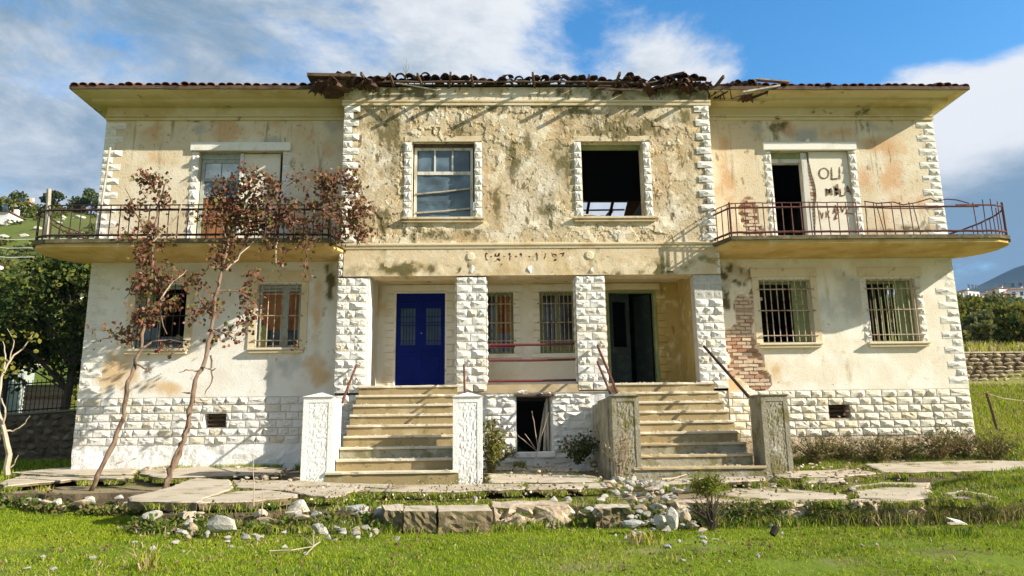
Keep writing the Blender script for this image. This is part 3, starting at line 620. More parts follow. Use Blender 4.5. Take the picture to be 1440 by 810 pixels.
# ---- cornice mouldings and eaves
def cornice(x0, x1, y, mt='soffit', zb=7.28, ret=0):
    prof = [(y+.1, zb), (y-.045, zb), (y-.05, zb+.045), (y-.025, zb+.05), (y-.025, zb+.075), (y-.06, zb+.08), (y-.065, zb+.115), (y+.1, zb+.115)]
    m = MB(); m.prism(prof, 0, x0, x1); return m.build('cornice', M[mt], house)
def eave(sx):
    xa, xb = sorted((sx*(WC+.0), sx*(W+.0))); e = .74; es = .43
    cornice(xa, xb+0, 0)
    m = MB()
    # frieze above the moulding, two-stepped soffit, then the outer lip; wraps the wing's outer side
    xo, xi = sx*(W+es), sx*WC
    a, b = sorted((sx*W, xi)); m.box(a, b, -.012, .36, 7.395, 7.62)
    a, b = sorted((sx*(W+.2), xi)); m.box(a, b, -.34, .3, 7.60, 7.70)
    a, b = sorted((xo, xi)); m.box(a, b, -e, .3, 7.672, 7.73)
    a, b = sorted((sx*(W+.2), sx*(W-.3))); m.box(a, b, .302, 10.5, 7.60, 7.70)
    a, b = sorted((xo, sx*(W-.3))); m.box(a, b, .302, 10.9, 7.672, 7.73)
    m.build('eave', M['soffit'], house)
    g = MB(); a, b = sorted((xo+sx*.03, xi)); nb_ = 22; zz_ = [random.uniform(-.010, .008) for _ in range(nb_+1)]; V = []
    for i in range(nb_+1):
        x_ = a+(b-a)*i/nb_; V += [(x_, -e-.035, 7.685+zz_[i]+random.uniform(-.01, .004)), (x_, -e-.004, 7.685+zz_[i]), (x_, -e-.004, 7.765+zz_[i]), (x_, -e-.035, 7.765+zz_[i]+random.uniform(-.006, .004))]
    g.add(V, [(i*4+j, i*4+(j+1) % 4, (i+1)*4+(j+1) % 4, (i+1)*4+j) for i in range(nb_) for j in range(4)]+[(0, 1, 2, 3), (nb_*4+3, nb_*4+2, nb_*4+1, nb_*4)])
    a, b = sorted((xo+sx*.035, xo+sx*.004)); g.box(a, b, -e-.03, 10.9, 7.69, 7.765); g.build('gutter_board', M['wood_d'], house)
    rf = MB(); ex, ez = W+es-.02, 7.80; rid = 9.9
    P = [(sx*ex, -e+.02, ez), (sx*WC, -e+.02, ez), (sx*WC, 5.0, rid), (sx*(W-4.6), 5.0, rid), (sx*ex, 10.85, ez), (sx*WC, 10.85, ez)]
    rf.add(P, [(0, 1, 2, 3), (0, 3, 4), (4, 3, 2, 5)]); rf.add([(p[0], p[1], p[2]-.06) for p in P], [(0, 3, 2, 1), (0, 4, 3), (4, 5, 2, 3)])
    return rf.build('roof', M['tile'], house)
roofL, roofR = eave(-1), eave(1)
def tile_mesh(L=.42, r=.095, th=.014, n=6, seed=0, brk=False):
    rr = random.Random(seed); V = []; Fk = []
    for j, y in enumerate((0, L)):
        for k in range(n+1):
            t = math.pi*k/n
            q = r*(1-.12*j)
            yy = y + (rr.uniform(-.05, .05) if brk else rr.uniform(-.006, .006))
            V += [(-q*math.cos(t), yy, q*math.sin(t)*.85), (-(q-th)*math.cos(t), yy, (q-th)*math.sin(t)*.85)]
    s = 2*(n+1)
    for k in range(n):
        a = 2*k; Fk += [(a, a+2, s+a+2, s+a), (a+1, s+a+1, s+a+3, a+3), (a, a+1, a+3, a+2), (s+a, s+a+2, s+a+3, s+a+1)]
    Fk += [(0, s, s+1, 1), (2*n, 2*n+1, s+2*n+1, s+2*n)]
    m = MB(); m.add(V, Fk); return m
TILE = [tile_mesh(seed=i).mesh('roof_tile', M['tile'], False) for i in range(3)]; TILED = [tile_mesh(seed=i+9, brk=True).mesh('roof_tile', M['tile_d']) for i in range(4)]
pitch = math.atan2(9.9-7.8, 5.78)
for sx, rf in ((-1, roofL), (1, roofR)):
    x = WC+.12
    while x < W+.38:
        if not (sx > 0 and x < 5.3):
            for row in (0, 1):
                o = obj('roof_tile', random.choice(TILE), rf); o.location = (sx*x+random.uniform(-.02, .02), -.77+row*.36+random.uniform(-.04, .03), 7.765+row*.13+random.uniform(-.012, .012)); o.scale = (1, 1, .8); o.rotation_euler = (pitch, random.uniform(-.03, .03), random.uniform(-.04, .04))
        x += .198
# centre block: cornice, frieze, ruined roof edge
cornice(-WC-.05, WC+.05, PY, 'trim', 7.36)
relief('frieze', -WC-.01, WC+.01, 7.475, 7.80, PY-.02, [], .045, 'crumb', disp=lambda X, Z, m: (fbm(X*4, Z*4, 5, 4)-.5)*.02, seed=8, masks={
  'grey': [(520,135,40,10),(620,136,60,8),(700,134,50,8),(770,136,30,8)], 'lichen': [(545,134,60,26),(600,132,40,18),(870,132,70,26),(940,130,60,24),(985,130,24,24),(790,130,50,18)], 'peel': [(900,132,60,10)], 'stain': [(650,128,40,8)]}, thick=.3)
roofC = MB()
roofC.box(-WC, WC, -.60, -.2, 7.80, 7.84)
roofC = roofC.build('roof', M['wood_d'], house)
m = MB()      # surviving lump of eave at the left corner
lump = [(-4.80, -1.16), (-3.75, -1.12), (-3.7, -.55), (-4.02, -.1), (-4.80, .0)]
m.prism([(a, b) for a, b in lump], 2, 7.80, 7.87); m.prism([(-4.62, -1.0), (-4.0, -.98), (-3.98, -.62), (-4.55, -.1)], 2, 7.66, 7.80); m.build('eave_remnant', M['wood_d'], roofC)
for i in range(14):       # bare rafter ends over the facade
    x = -3.5+i*.60+random.uniform(-.15, .15)
    if random.random() < .35: continue
    L = random.uniform(.50, .72); zz = 7.815+random.uniform(-.01, .01)
    m = MB(); m.box(-.022, .022, -L, 1.2, -.035, .035); m.build('rafter', M['wood_d'], roofC, loc=(x, PY, zz+.0), rot=(R(2), 0, random.uniform(-.14, .14)))
for (x0, x1, y, z) in ((-3.7, -1.0, -.80, 7.845), (-1.05, 1.6, -.79, 7.845), (1.4, 2.3, -.8, 7.84), (-3.4, .6, -.74, 7.87)):
    m = MB(); n = 8; pts = [(x0+(x1-x0)*i/n, y+random.uniform(-.015, .015), z+random.uniform(-.012, .012)) for i in range(n+1)]; m.tube(pts, .024, 5); m.build('batten', M['wood_d'], roofC)
x = -4.7
while x < 3.95:          # ragged row of tiles along the wall head
    for row in range(3):
        if random.random() < (.97 if x < 1.6 else .7):
            o = obj('roof_tile', random.choice(TILED), roofC); o.location = (x+random.uniform(-.04, .04), -.80+row*.30+random.uniform(-.05, .05), 7.885+row*.10+random.uniform(-.03, .05)+.035*math.sin(x*1.9)+(.02 if x < 0 else 0)); o.scale = (1.15, 1, 1.1); o.rotation_euler = (pitch+random.uniform(-.12, .15), random.uniform(-.2, .2), random.uniform(-.22, .22))
    x += .205
def heap(px0, px1, py0, py1, n, parent, y=-.7):
    for i in range(n):
        a = random.random(); p = at(px0+(px1-px0)*a, py1+(py0-py1)*random.random()*(1-abs(2*a-1)**1.5), y=y+random.uniform(-.25, .25))
        o = obj('roof_tile', random.choice(TILED), parent); o.location = p; o.rotation_euler = (random.uniform(-.25, .45), random.uniform(-.5, .5), random.uniform(-.8, .8))
heap(864, 910, 105, 124, 32, roofC); heap(926, 984, 103, 126, 40, roofC); heap(500, 540, 104, 116, 10, roofC); heap(985, 998, 112, 124, 6, roofC); heap(445, 520, 103, 118, 30, roofC, -.95); heap(446, 480, 110, 122, 9, roofC, -1.1)
heap(1003, 1085, 116, 131, 60, roofR, -.55); heap(1035, 1075, 112, 126, 14, roofR, -.45)
def plank(p, q, y0, y1, wd=.12, th=.03, mt='wood', parent=None):
    a, b = at(*p, y=y0), at(*q, y=y1); d = (b-a); m = MB(); m.box(0, d.length, -wd/2, wd/2, -th/2, th/2)
    m.build('plank', M[mt], parent, loc=a, rot=d.to_track_quat('X', 'Z').to_euler())
for a in (((1043,131),(1095,122),-.85,-.75,.16,.035,'wood',roofR), ((1062,112),(1110,116),-.4,-.5,.12,.03,'wood',roofR), ((1034,125),(1066,113),-.6,-.4,.07,.04,'wood_d',roofR), ((830,116),(872,118),-.75,-.7,.10,.03,'wood_d',roofC),
          ((866,115),(930,120),-.8,-.6,.08,.05,'wood_d',roofC), ((905,118),(948,110),-.8,-.7,.05,.03,'wood_d',roofC), ((900,127),(925,122),-.8,-.7,.12,.03,'wood',roofC), ((840,125),(900,127),-.9,-.9,.05,.04,'wood_d',roofC), ((925,128),(985,116),-.8,-.6,.06,.04,'wood_d',roofC), ((990,124),(1000,115),-.6,-.5,.05,.03,'wood_d',roofC), ((560,117),(615,127),-.9,-1.05,.03,.02,'wood',roofC)):
    plank(*a)
# rear roof skeleton seen through the empty window
for i in range(9):
    x = -3.4+i*.85; m = MB(); m.tube([(x, 4.9, 9.3), (x+random.uniform(-.1, .1), 10.3, 7.35)], .06, 4); m.build('rafter', M['wood_d'], roofC)
for j in range(7):
    t = .34+j*.10; y = 4.9+5.4*t; z = 9.3-1.95*t+.08; m = MB(); m.tube([(-3.9, y, z+random.uniform(-.06, .06)), (0, y, z+random.uniform(-.1, .05)), (3.9, y, z+random.uniform(-.06, .06))], .035, 4); m.build('batten', M['wood_d'], roofC)
for (a, b) in (((.5, 7.2, 7.2), (3.2, 9.6, 7.9)), ((1.5, 8.4, 6.9), (2.2, 8.6, 8.4)), ((2.8, 7.6, 7.0), (3.6, 9.7, 8.2)), ((.2, 8.8, 7.1), (3.4, 9.2, 7.35))):
    m = MB(); m.tube([a, b], .07, 4); m.build('fallen_beam', M['wood_d'], roofC)
m = MB(); m.prism([(-.6, 7.82), (5.0, 9.55), (5.0, 9.62), (-.6, 7.89)], 0, -3.9, 2.6); m.build('roof_underside', M['wood_d'], roofC)

# ---- beam over the porch with its worn inscription
relief('beam', -3.98, 4.04, 3.87, 4.05, PY-.012, [], .05, 'beam', disp=lambda X, Z, m: (fbm(X*6, Z*6, 31, 4)-.5)*.018, back=False, seed=51, masks={'lichen': [(560,358,60,8),(900,357,50,8)]})
relief('beam', -3.98, 4.04, 3.46, 3.868, PY-.035, [], .05, 'beam', disp=lambda X, Z, m: (fbm(X*5, Z*5, 32, 4)-.5)*.03, back=False, seed=52, masks={'lichen': [(540,378,45,12),(600,376,30,10),(650,380,16,14),(930,380,40,9),(860,384,20,6)]})
m = MB(); m.box(-3.98, 4.04, PY-.033, -.15, 3.462, 4.06); m.build('beam', M['beam'], house)
m = MB(); m.prism([(PY+.1, 4.052), (PY-.05, 4.052), (PY-.06, 4.085), (PY-.03, 4.09), (PY-.035, 4.12), (PY-.075, 4.125), (PY-.08, 4.16), (PY, 4.19), (PY+.1, 4.19)], 0, -4.02, 4.1); m.build('cornice', M['trim'], house)
def strokes(m, segs, px0, py0, sx, sy, y, wd, th=.006):
    for seg in segs:
        pts = [at(px0+a*sx, py0+b*sy, y=y) for a, b in seg]
        if len(pts) < 6:
            fine_ = []
            for p, q in zip(pts, pts[1:]):
                for k in range(4): fine_.append(p.lerp(q, k/4)+Vector((random.gauss(0, .004), 0, random.gauss(0, .004))))
            pts = fine_+[pts[-1]]
        for p, q in zip(pts, pts[1:]):
            if (q-p).length < 1e-5: continue
            d = q-p; n = Vector((-d.z, 0, d.x)).normalized()*wd*.5*random.uniform(.6, 1.25); e = d.normalized()*wd*.4
            A = [p-e+n, q+e+n, q+e-n, p-e-n]; m.add([(v.x, v.y, v.z) for v in A]+[(v.x, v.y-th, v.z) for v in A], [(0, 3, 2, 1), (4, 5, 6, 7), (0, 1, 5, 4), (1, 2, 6, 5), (2, 3, 7, 6), (3, 0, 4, 7)])
insc = obj('inscription_panel', None) if False else None
a, b = at(682, 355, y=PY-.02), at(806, 367, y=PY-.02)
m = MB(); m.box(a.x, b.x, PY-.028, PY+.05, 3.885, 4.035); panel = m.build('inscription_panel', M['infill'], house)
m = MB(); Y = PY-.03
strokes(m, [[(1, .1), (.2, .0), (0, .5), (.1, 1), (.9, 1)]], 683, 356, 2.6, 9.5, Y, .022)
strokes(m, [[(.2, .1), (0, .4), (.5, .5), (.9, .1), (.9, .5)], [(0, 1), (.6, .8), (1, 1), (.9, .65)]], 696, 355.5, 6.5, 11, Y, .026)
for px in (690, 709, 725, 744, 798.5): strokes(m, [[(0, 0), (.8, .1)]], px, 360.8, 1.5, 1, Y, .024)
for px in (717, 733, 755): strokes(m, [[(-.6, .15), (0, 0), (.1, 1)]], px, 356.5, 2.2, 9.6, Y, .028)
strokes(m, [[(1, 0), (.6, .6), (0, 1)]], 764, 356.5, 3.5, 9.5, Y, .022)
strokes(m, [[(0, 0), (.3, .45), (1, .4)], [(.5, .95), (.9, .9)], [(.3, .1), (.9, .25)]], 776, 356, 7, 10.5, Y, .028)
strokes(m, [[(0, .1), (.9, 0), (.2, .9), (1, 1)], [(.1, .5), (.8, .45)]], 787, 356, 6.5, 10.5, Y, .028)
m.build('carved_letters', M['paint_r'], panel)
def medallion(px, py, r, seed):
    c = at(px, py, y=PY-.03); m = MB(); m.tube([(c.x, PY+.02, c.z), (c.x, PY-.045, c.z), (c.x, PY-.06, c.z)], [r, r, r*.7], 12)
    V, Fk = boulder(seed, 1); m.add([(c.x+v[0]*r, PY-.05+v[1]*.06, c.z+v[2]*r) for v in V], Fk); m.build('carved_medallion', M['trim'], house)
medallion(662, 361, .095, 3); medallion(829, 359, .10, 4)
for px, py, r in ((664, 379, .085), (745, 379, .09), (832, 380, .09)):
    c = at(px, py, y=PY-.04); m = MB(); V, Fk = boulder(px, 2); m.add([(c.x+v[0]*r*1.5, PY-.035+v[1]*.09, c.z+v[2]*r*2.6) for v in V], Fk); m.build('carved_boss', M['trim_w'], house)
# ---- porch
m = MB(); m.box(-WC, WC, -.60, .9, .98, 1.15); m.build('porch_floor', M['step'], house)
m = MB(); m.box(-3.6, 3.6, -.15, .9, 3.60, 3.66); m.build('porch_ceiling', M['soffit'], house)
PB = .85; BD = (-3.05, -1.9, 1.152, 3.40); DD = (1.83, 2.98, 1.152, 3.41); PW = [(-1.12, -.34, 1.95, 3.39), (.27, 1.10, 1.95, 3.40)]
relief('wall', -3.46, 1.45, 1.15, 3.62, PB, [BD]+PW, .06, 'porch', disp=dsp(.012), seed=9, masks={'stain': [(530,440,8,60),(640,395,60,8),(760,400,60,12)], 'lichen': []}, thick=.3)
relief('wall', 1.45, 3.50, 1.15, 3.62, PB, [DD], .06, 'porch_y', disp=dsp(.02), seed=10, thick=.3)
m = MB(); m.box(-3.62, -3.46, -.3, .85, 1.15, 3.62); m.build('wall', M['porch'], house)
m = MB(); m.box(3.50, 3.66, -.3, .85, 1.15, 3.62); m.build('wall', M['porch_y'], house)
def porch_frame(x0, x1, z0, z1, mt):      # block courses round the doors, low relief
    z = z1+.0; k = 0
    for s in (-1, 1):
        z = z0
        while z+.17 < z1:
            L = (.22 if k % 2 else .14); a, b = (x0-L-.02, x0-.02) if s < 0 else (x1+.02, x1+L+.02)
            m = MB(); m.bev(a, b, PB-.025, PB+.02, z+.004, z+.166, .012); m.build('surround_stone', M[mt], house); z += .17; k += 1
porch_frame(BD[0], BD[1], 1.16, 3.4, 'porch'); porch_frame(DD[0], DD[1], 1.16, 3.4, 'porch_y')
m = MB(); m.bev(BD[0]-.25, BD[1]+.25, PB-.03, PB+.02, 3.43, 3.58, .01); m.build('lintel', M['porch'], house)
m = MB(); m.bev(DD[0]-.3, DD[1]+.1, PB-.04, PB+.02, 3.43, 3.58, .01); m.build('lintel', M['trim'], house)
# pillars with rock-faced courses
def pillar(x0, x1, zb, zt, side, wd=.4, name='porch_pillar', flat_from=9, split=None):
    m = MB(); m.box(x0+.012, x1-.012, PY, PY+wd, zb, zt); p = m.build(name, M['joint'], house)
    h = .174; z = zt; k = 0
    while z-h > zb-.05:
        za = max(z-h, zb); n = 2 if k % 2 else 3; ws = [random.uniform(.8, 1.2) for _ in range(n)]; s = sum(ws); x = x0
        for wi in ws:
            e = x+(x1-x0)*wi/s
            mm = ST_W if split is None or za > split else ST_C
            if za > flat_from: mm = ST_G
            stone('pillar_stone', mm, x+.005, e-.005, za+.005, z-.005, PY, .016 if za > flat_from else random.uniform(.04, .065), p); x = e
        for sd in side:
            if za > 1.1: stone('pillar_stone', ST_W, PY+.02, PY+wd-.02, za+.005, z-.005, x1 if sd > 0 else x0, .035, p, side=sd)
        z -= h; k += 1
    return p
pillar(-4.10, -3.47, .98, 3.44, ()); pillar(-1.59, -.95, 1.0, 3.44, (-1, 1)); pillar(.94, 1.58, 1.0, 3.45, (-1, 1)); pillar(3.49, 4.10, .98, 3.45, (), flat_from=2.9)
m = MB(); m.box(-3.48, -3.42, PY+.0, PY+.4, 1.15, 3.44); m.build('pillar_edge', M['post_w'], house)
# pilaster tops beside the beam, up to the balcony level
for sx in (-1, 1):
    z = 3.46
    while z < 4.0: stone('pillar_stone', ST_Q, min(sx*4.09, sx*3.99), max(sx*4.09, sx*3.99), z+.004, z+.17, PY-.01, .05, house); z += .175
# basement front under the porch
relief('wall', -WC, WC, -.95, .98, PY+.04, [(-.35, .37, -.22, .91)], .09, 'rough_w', disp=lambda X, Z, m: (fbm(X*4, Z*4, 44, 4)-.5)*.07, seed=11, thick=.5)
for sx in (-1, 1):       # lower part of the outer pillars beside the stairs
    z = 1.0; k = 0
    while z > -.7:
        x = min(sx*3.46, sx*4.10); xe = max(sx*3.46, sx*4.10); n = 2+(k % 2); step = (xe-x)/n
        for i in range(n): stone('pillar_stone', ST_W if sx < 0 else ST_C, x+i*step+.004, x+(i+1)*step-.004, z-.17, z-.006, PY+.04, .06, house)
        z -= .174; k += 1
def rubble(x0, x1, z0, z1, seed):
    r = random.Random(seed); z = z0
    while z < z1-.05:
        h = min(r.uniform(.10, .22), z1-z); x = x0
        while x < x1-.04:
            e = min(x+r.uniform(.14, .40), x1); e = x1 if x1-e < .08 else e
            o = stone('basement_stone', ST_W, x+.006, e-.006, z+.006, z+h-.006, PY+.03, r.uniform(.05, .10), house); o.rotation_euler = (0, r.uniform(-.05, .05), 0); x = e
        z += h
rubble(-1.0, -.37, -.45, .95, 1); rubble(.39, 1.2, -.45, .95, 2); rubble(-.36, .38, .93, 1.08, 3)
m = MB(); m.box(-.40, .42, PY-.04, PY+.35, .90, .945); m.build('lintel', M['wood_d'], house)
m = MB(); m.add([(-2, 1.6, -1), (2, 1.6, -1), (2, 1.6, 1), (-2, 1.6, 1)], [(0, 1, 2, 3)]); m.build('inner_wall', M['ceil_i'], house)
for a, b, r in (((.22, -.5, -.2), (.33, -.15, .88), .035), ((.10, -.35, -.2), (.30, -.1, .8), .03), ((.30, -.5, -.2), (.30, -.35, .85), .025)):
    m = MB(); m.tube([a, b], r, 5); m.build('leaning_plank', M['wood'], house)
for a, b in (((-.36, PY-.02, -.34), (.02, PY+.25, -.22)), ((.06, PY-.06, -.34), (.42, PY+.2, -.21))):
    m = MB(); m.bev(a[0], b[0], a[1], b[1], a[2], b[2], .02); m.build('door_sill', M['post_w'], house)
# porch rails (tubes between the middle pillars)
for py in (484, 506, 535):
    z = at(745, py, y=-.35).z; m = MB(); m.tube([(-1.0, -.35, z-.005), (0, -.35, z-.012), (1.0, -.35, z)], .026, 8); m.build('porch_rail', M['maroon'], house)
m = MB(); z = at(700, 488, y=-.35).z; m.tube([(-.95, -.33, z-.0), (-.35, -.33, z)], .02, 6); m.build('porch_rail', M['maroon'], house)

# ---- windows
def slab_box(name, mt, parent, *b, bev=.008):
    m = MB(); m.bev(*b, bev); return m.build(name, M[mt], parent)
def surround(x0, x1, z0, z1, y, sill=True, lintel=(.26, .12), sides='smooth', wd=.15, mt='trim', sillw=.12, proud=.03, lift=.035):
    if lintel: slab_box('lintel', mt, house, x0-lintel[1], x1+lintel[1], y-proud-.01, y+.03, z1+lift, z1+lift+lintel[0])
    if sides == 'smooth':
        for a, b in ((x0-wd, x0-.004), (x1+.004, x1+wd)): slab_box('jamb', mt, house, a, b, y-proud, y+.03, z0, z1+lift-.004)
    elif sides == 'rough':
        h = .19
        for a, b in ((x0-wd, x0-.006), (x1+.006, x1+wd)):
            z = z0; k = 0
            while z < z1-.02:
                hh = (.15 if k % 2 else .23); e = min(z+hh, z1+lift-.004); L = (b-a)*(1 if k % 2 else .96)
                stone('surround_stone', ST_Q, (a if b < (x0+x1)/2 else b-L), (a+L if b < (x0+x1)/2 else b), z+.004, e-.004, y-(.028 if y < -.3 else 0), .045, house); z = e; k += 1
    if sill:
        slab_box('sill', mt, house, x0-sillw, x1+sillw, y-.13, y+.04, z0-.052, z0+.0); slab_box('sill', mt, house, x0-sillw+.02, x1+sillw-.02, y-.10, y+.04, z0-.11, z0-.055)
def window(label=None):
    o = obj('window', None, house); o.empty_display_size = .1
    return o
def bars(par, x0, x1, z0, z1, y, n, hz, mt='iron_b', r=.0115, ext=.10):
    for i in range(n):
        x = x0+(x1-x0)*(i+.5)/n; m = MB(); m.tube([(x, y, z0+.02), (x+random.uniform(-.006, .006), y-.004, (z0+z1)/2), (x, y, z1+.01)], r, 5); m.build('bar', M[mt], par)
    for z in hz:
        m = MB(); m.tube([(x0-ext, y+.07, z), (x0-ext*.8, y-.012, z), (x1+ext*.8, y-.012, z), (x1+ext, y+.07, z)], .013, 5); m.build('cross_bar', M[mt], par)
def frame(par, x0, x1, z0, z1, y, wd, mt, mull=(), tran=(), d=.05):
    m = MB(); m.box(x0, x0+wd, y, y+d, z0, z1).box(x1-wd, x1, y, y+d, z0, z1).box(x0+wd, x1-wd, y, y+d, z0, z0+wd).box(x0+wd, x1-wd, y, y+d, z1-wd, z1); m.build('frame', M[mt], par)
    for x, w_ in mull: mm = MB(); mm.box(x-w_/2, x+w_/2, y+.004, y+d-.004, z0+wd, z1-wd); mm.build('mullion', M[mt], par)
    for z, w_ in tran: mm = MB(); mm.box(x0+wd, x1-wd, y+.002, y+d-.006, z-w_/2, z+w_/2); mm.build('transom', M[mt], par)
def pane(par, x0, x1, z0, z1, y, mt, name='pane'):
    m = MB(); m.box(x0, x1, y, y+.006, z0, z1); return m.build(name, M[mt], par)
# lower right pair: barred, open to the dark rooms
for i, (x0, x1, z0, z1) in enumerate(RW):
    surround(x0, x1, z0, z1, 0, mt='trim', sides='smooth' if i == 0 else 'rough', lintel=(.20, .17), lift=.06)
    wn_ = window(); bars(wn_, x0+.03, x1-.02, z0-.0, z1, -.05, 8, (z0+.16, z0+.72, z0+1.20))
    frame(wn_, x0+.01, x1-.01, z0+.01, z1-.01, .20, .05, 'wood_gn', d=.08)
    m = MB(); m.box(x1-.34, x1-.07, .22, .25, z0+.06, z1-.05); m.box(x1-.10, x1-.062, .20, .56, z0+.05, z1-.06); m.build('shutter', M['wood_gn'], wn_)
    if i == 1:
        m = MB(); m.tube([(x0+.36, .9, z0-.2), (x0+.42, .95, z1+.3)], .04, 5); m.build('leaning_plank', M['wood_gn'], wn_)
        m = MB(); m.tube([(x0+.62, 1.2, z0-.2), (x0+.60, 1.25, z1+.3)], .03, 5); m.build('leaning_plank', M['wood'], wn_)
# lower left pair
x0, x1, z0, z1 = LW[0]; surround(x0, x1, z0, z1, 0, mt='trim', lintel=(.24, .17), lift=.04)
wn_ = window(); frame(wn_, x0+.01, x1-.01, z0+.01, z1-.01, .16, .06, 'frame_g', mull=((x0+.46, .06),)); bars(wn_, x0+.03, x1-.03, z0, z1, -.04, 7, (z0+.18, z0+.72, z0+1.2), 'iron_d')
m = MB(); m.box(x0+.07, x0+.36, .12, .15, z0+.5, z1-.08); m.build('shutter', M['wood_gn'], wn_); pane(wn_, x0+.07, x0+.43, z0+.07, z0+.5, .19, 'film')
pane(wn_, x0+.49, x1-.07, z0+.07, z0+.30, .19, 'glass')
x0, x1, z0, z1 = LW[1]; surround(x0, x1, z0, z1, 0, mt='trim', lintel=(.24, .17), lift=.04)
wn_ = window(); frame(wn_, x0+.01, x1-.01, z0+.01, z1-.01, .14, .07, 'frame_g', mull=((x0+.58, .13),), tran=((z1-.12, .05),)); bars(wn_, x0+.03, x1-.03, z0, z1, -.04, 6, (z0+.16, z0+.70, z0+1.18), 'iron_b')
for a, b in ((x0+.08, x0+.51), (x0+.65, x1-.08)):
    n = 3
    for k in range(n): m = MB(); m.box(a+(b-a)*k/n+.003, a+(b-a)*(k+1)/n-.003, .17, .19, z0+.42, z1-.15); m.build('board', M['wood_br'], wn_)
    pane(wn_, a, b, z0+.07, z0+.42, .185, 'glass'); m = MB(); m.box(a, b, .155, .168, z0+.78, z0+.80); m.build('glazing_bar', M['wood_br'], wn_)
m = MB(); m.box(x0+.08, x0+.24, .06, .10, z0+.04, z0+.5); m.build('shutter', M['wood_gn'], wn_)
# porch windows
for i, (x0, x1, z0, z1) in enumerate(PW):
    slab_box('lintel', 'porch', house, x0-.2, x1+.2, PB-.03, PB+.02, z1+.01, z1+.17)
    for a, b in ((x0-.16, x0-.004), (x1+.004, x1+.16)):
        z = z0; k = 0
        while z < z1-.1: slab_box('jamb', 'porch', house, a+(.03*(k % 2) if a < x0-.1 else 0), b-(.03*(k % 2) if a > x0 else 0), PB-.03, PB+.02, z+.004, z+.175, bev=.012); z += .18; k += 1
    slab_box('sill', 'trim_w', house, x0-.2, x1+.2, PB-.10, PB+.03, z0-.09, z0)
    wn_ = window(); frame(wn_, x0+.01, x1-.01, z0+.01, z1-.01, PB+.10, .06, 'wood_gn', mull=((x0+(x1-x0)*.5, .07),)); bars(wn_, x0+.02, x1-.02, z0, z1, PB-.02, 8 if i else 7, (z0+.3, z0+.72, z0+1.16), 'iron_b', r=.010)
    for k in range(4):
        a = x0+.07+(x1-x0-.14)*k/4; b = x0+.07+(x1-x0-.14)*(k+1)/4
        if i == 0: pane(wn_, a+.01, b-.01, z0+.5, z1-.07, PB+.14, 'wood_br' if k in (2, 3) else 'glass'); pane(wn_, a+.01, b-.01, z0+.07, z0+.5, PB+.14, 'glass' if k else 'wood_gn')
        else: pane(wn_, a+.01, b-.01, z0+.30, z1-.07, PB+.14, 'glass'); pane(wn_, a+.01, b-.01, z0+.07, z0+.3, PB+.14, 'wood_gn')
# upper centre windows
x0, x1, z0, z1 = CWs[0]; surround(x0, x1, z0, z1, PY, sides='rough', wd=.17, mt='beam', proud=.012, lintel=(.13, .17), lift=.0, sillw=.22)
wn_ = window(); Y = PY+.15
frame(wn_, x0+.03, x1-.03, z0+.015, z1-.07, Y, .06, 'frame_w', tran=((z0+1.09, .075),), d=.07)
for k in (1, 2): xx = x0+.09+(x1-x0-.18)*k/3; m = MB(); m.box(xx-.018, xx+.018, Y+.01, Y+.06, z0+1.13, z1-.13); m.build('glazing_bar', M['frame_w'], wn_)
for k in range(3): a = x0+.09+(x1-x0-.18)*k/3; pane(wn_, a+.02, a+(x1-x0-.18)/3-.02, z0+1.13, z1-.13, Y+.035, 'film')
nu, nv = 24, 18; V = []; rs = np.random.default_rng(3)
for j in range(nv+1):
    for i in range(nu+1):
        u, v = i/nu, j/nv; V.append((x0+.09+(x1-x0-.18)*u, Y+.06-.06*float(fbm(u*3+v*2, v*5-u*1.2, 91, 4)), z0+.07+(1.05-.07)*v))
m = MB(); m.add(V, [(j*(nu+1)+i, j*(nu+1)+i+1, (j+1)*(nu+1)+i+1, (j+1)*(nu+1)+i) for j in range(nv) for i in range(nu)]); m.build('plastic_sheet', M['film'], wn_)
for za, zb in ((.60, .73), (.17, .27)): m = MB(); m.tube([(x0+.07, Y-.01, z0+za), ((x0+x1)/2, Y-.015, z0+(za+zb)/2-.01), (x1-.07, Y-.01, z0+zb)], .022, 4); m.build('lath', M['wood'], wn_)
m = MB(); m.box(x0+.01, x1-.01, PY+.10, PY+.14, z1-.075, z1-.005); m.build('lintel_board', M['wood_d'], wn_)
x0, x1, z0, z1 = CWs[1]; surround(x0, x1, z0, z1, PY, sides='rough', wd=.17, mt='beam', proud=.012, lintel=(.13, .17), lift=.0, sillw=.22)
wn_ = window(); m = MB(); m.box(x0+.005, x1-.005, PY+.18, PY+.26, z1-.10, z1-.005); m.build('frame', M['wood_gn'], wn_)
m = MB(); m.tube([(x0-.02, PY+.3, z0+.17), (x0+.62, PY+.35, z0+.13)], .018, 5); m.build('lath', M['wood'], wn_)
m = MB(); m.tube([(x0+.62, .6, z0-.1), (x0+.60, .62, z0+.3)], .025, 4).tube([(x0+.82, .6, z0-.1), (x0+.84, .62, z0+.27)], .025, 4).tube([(x0+.55, .6, z0+.12), (x0+.9, .6, z0+.14)], .025, 4); m.build('broken_chair_back', M['wood_br'], wn_)
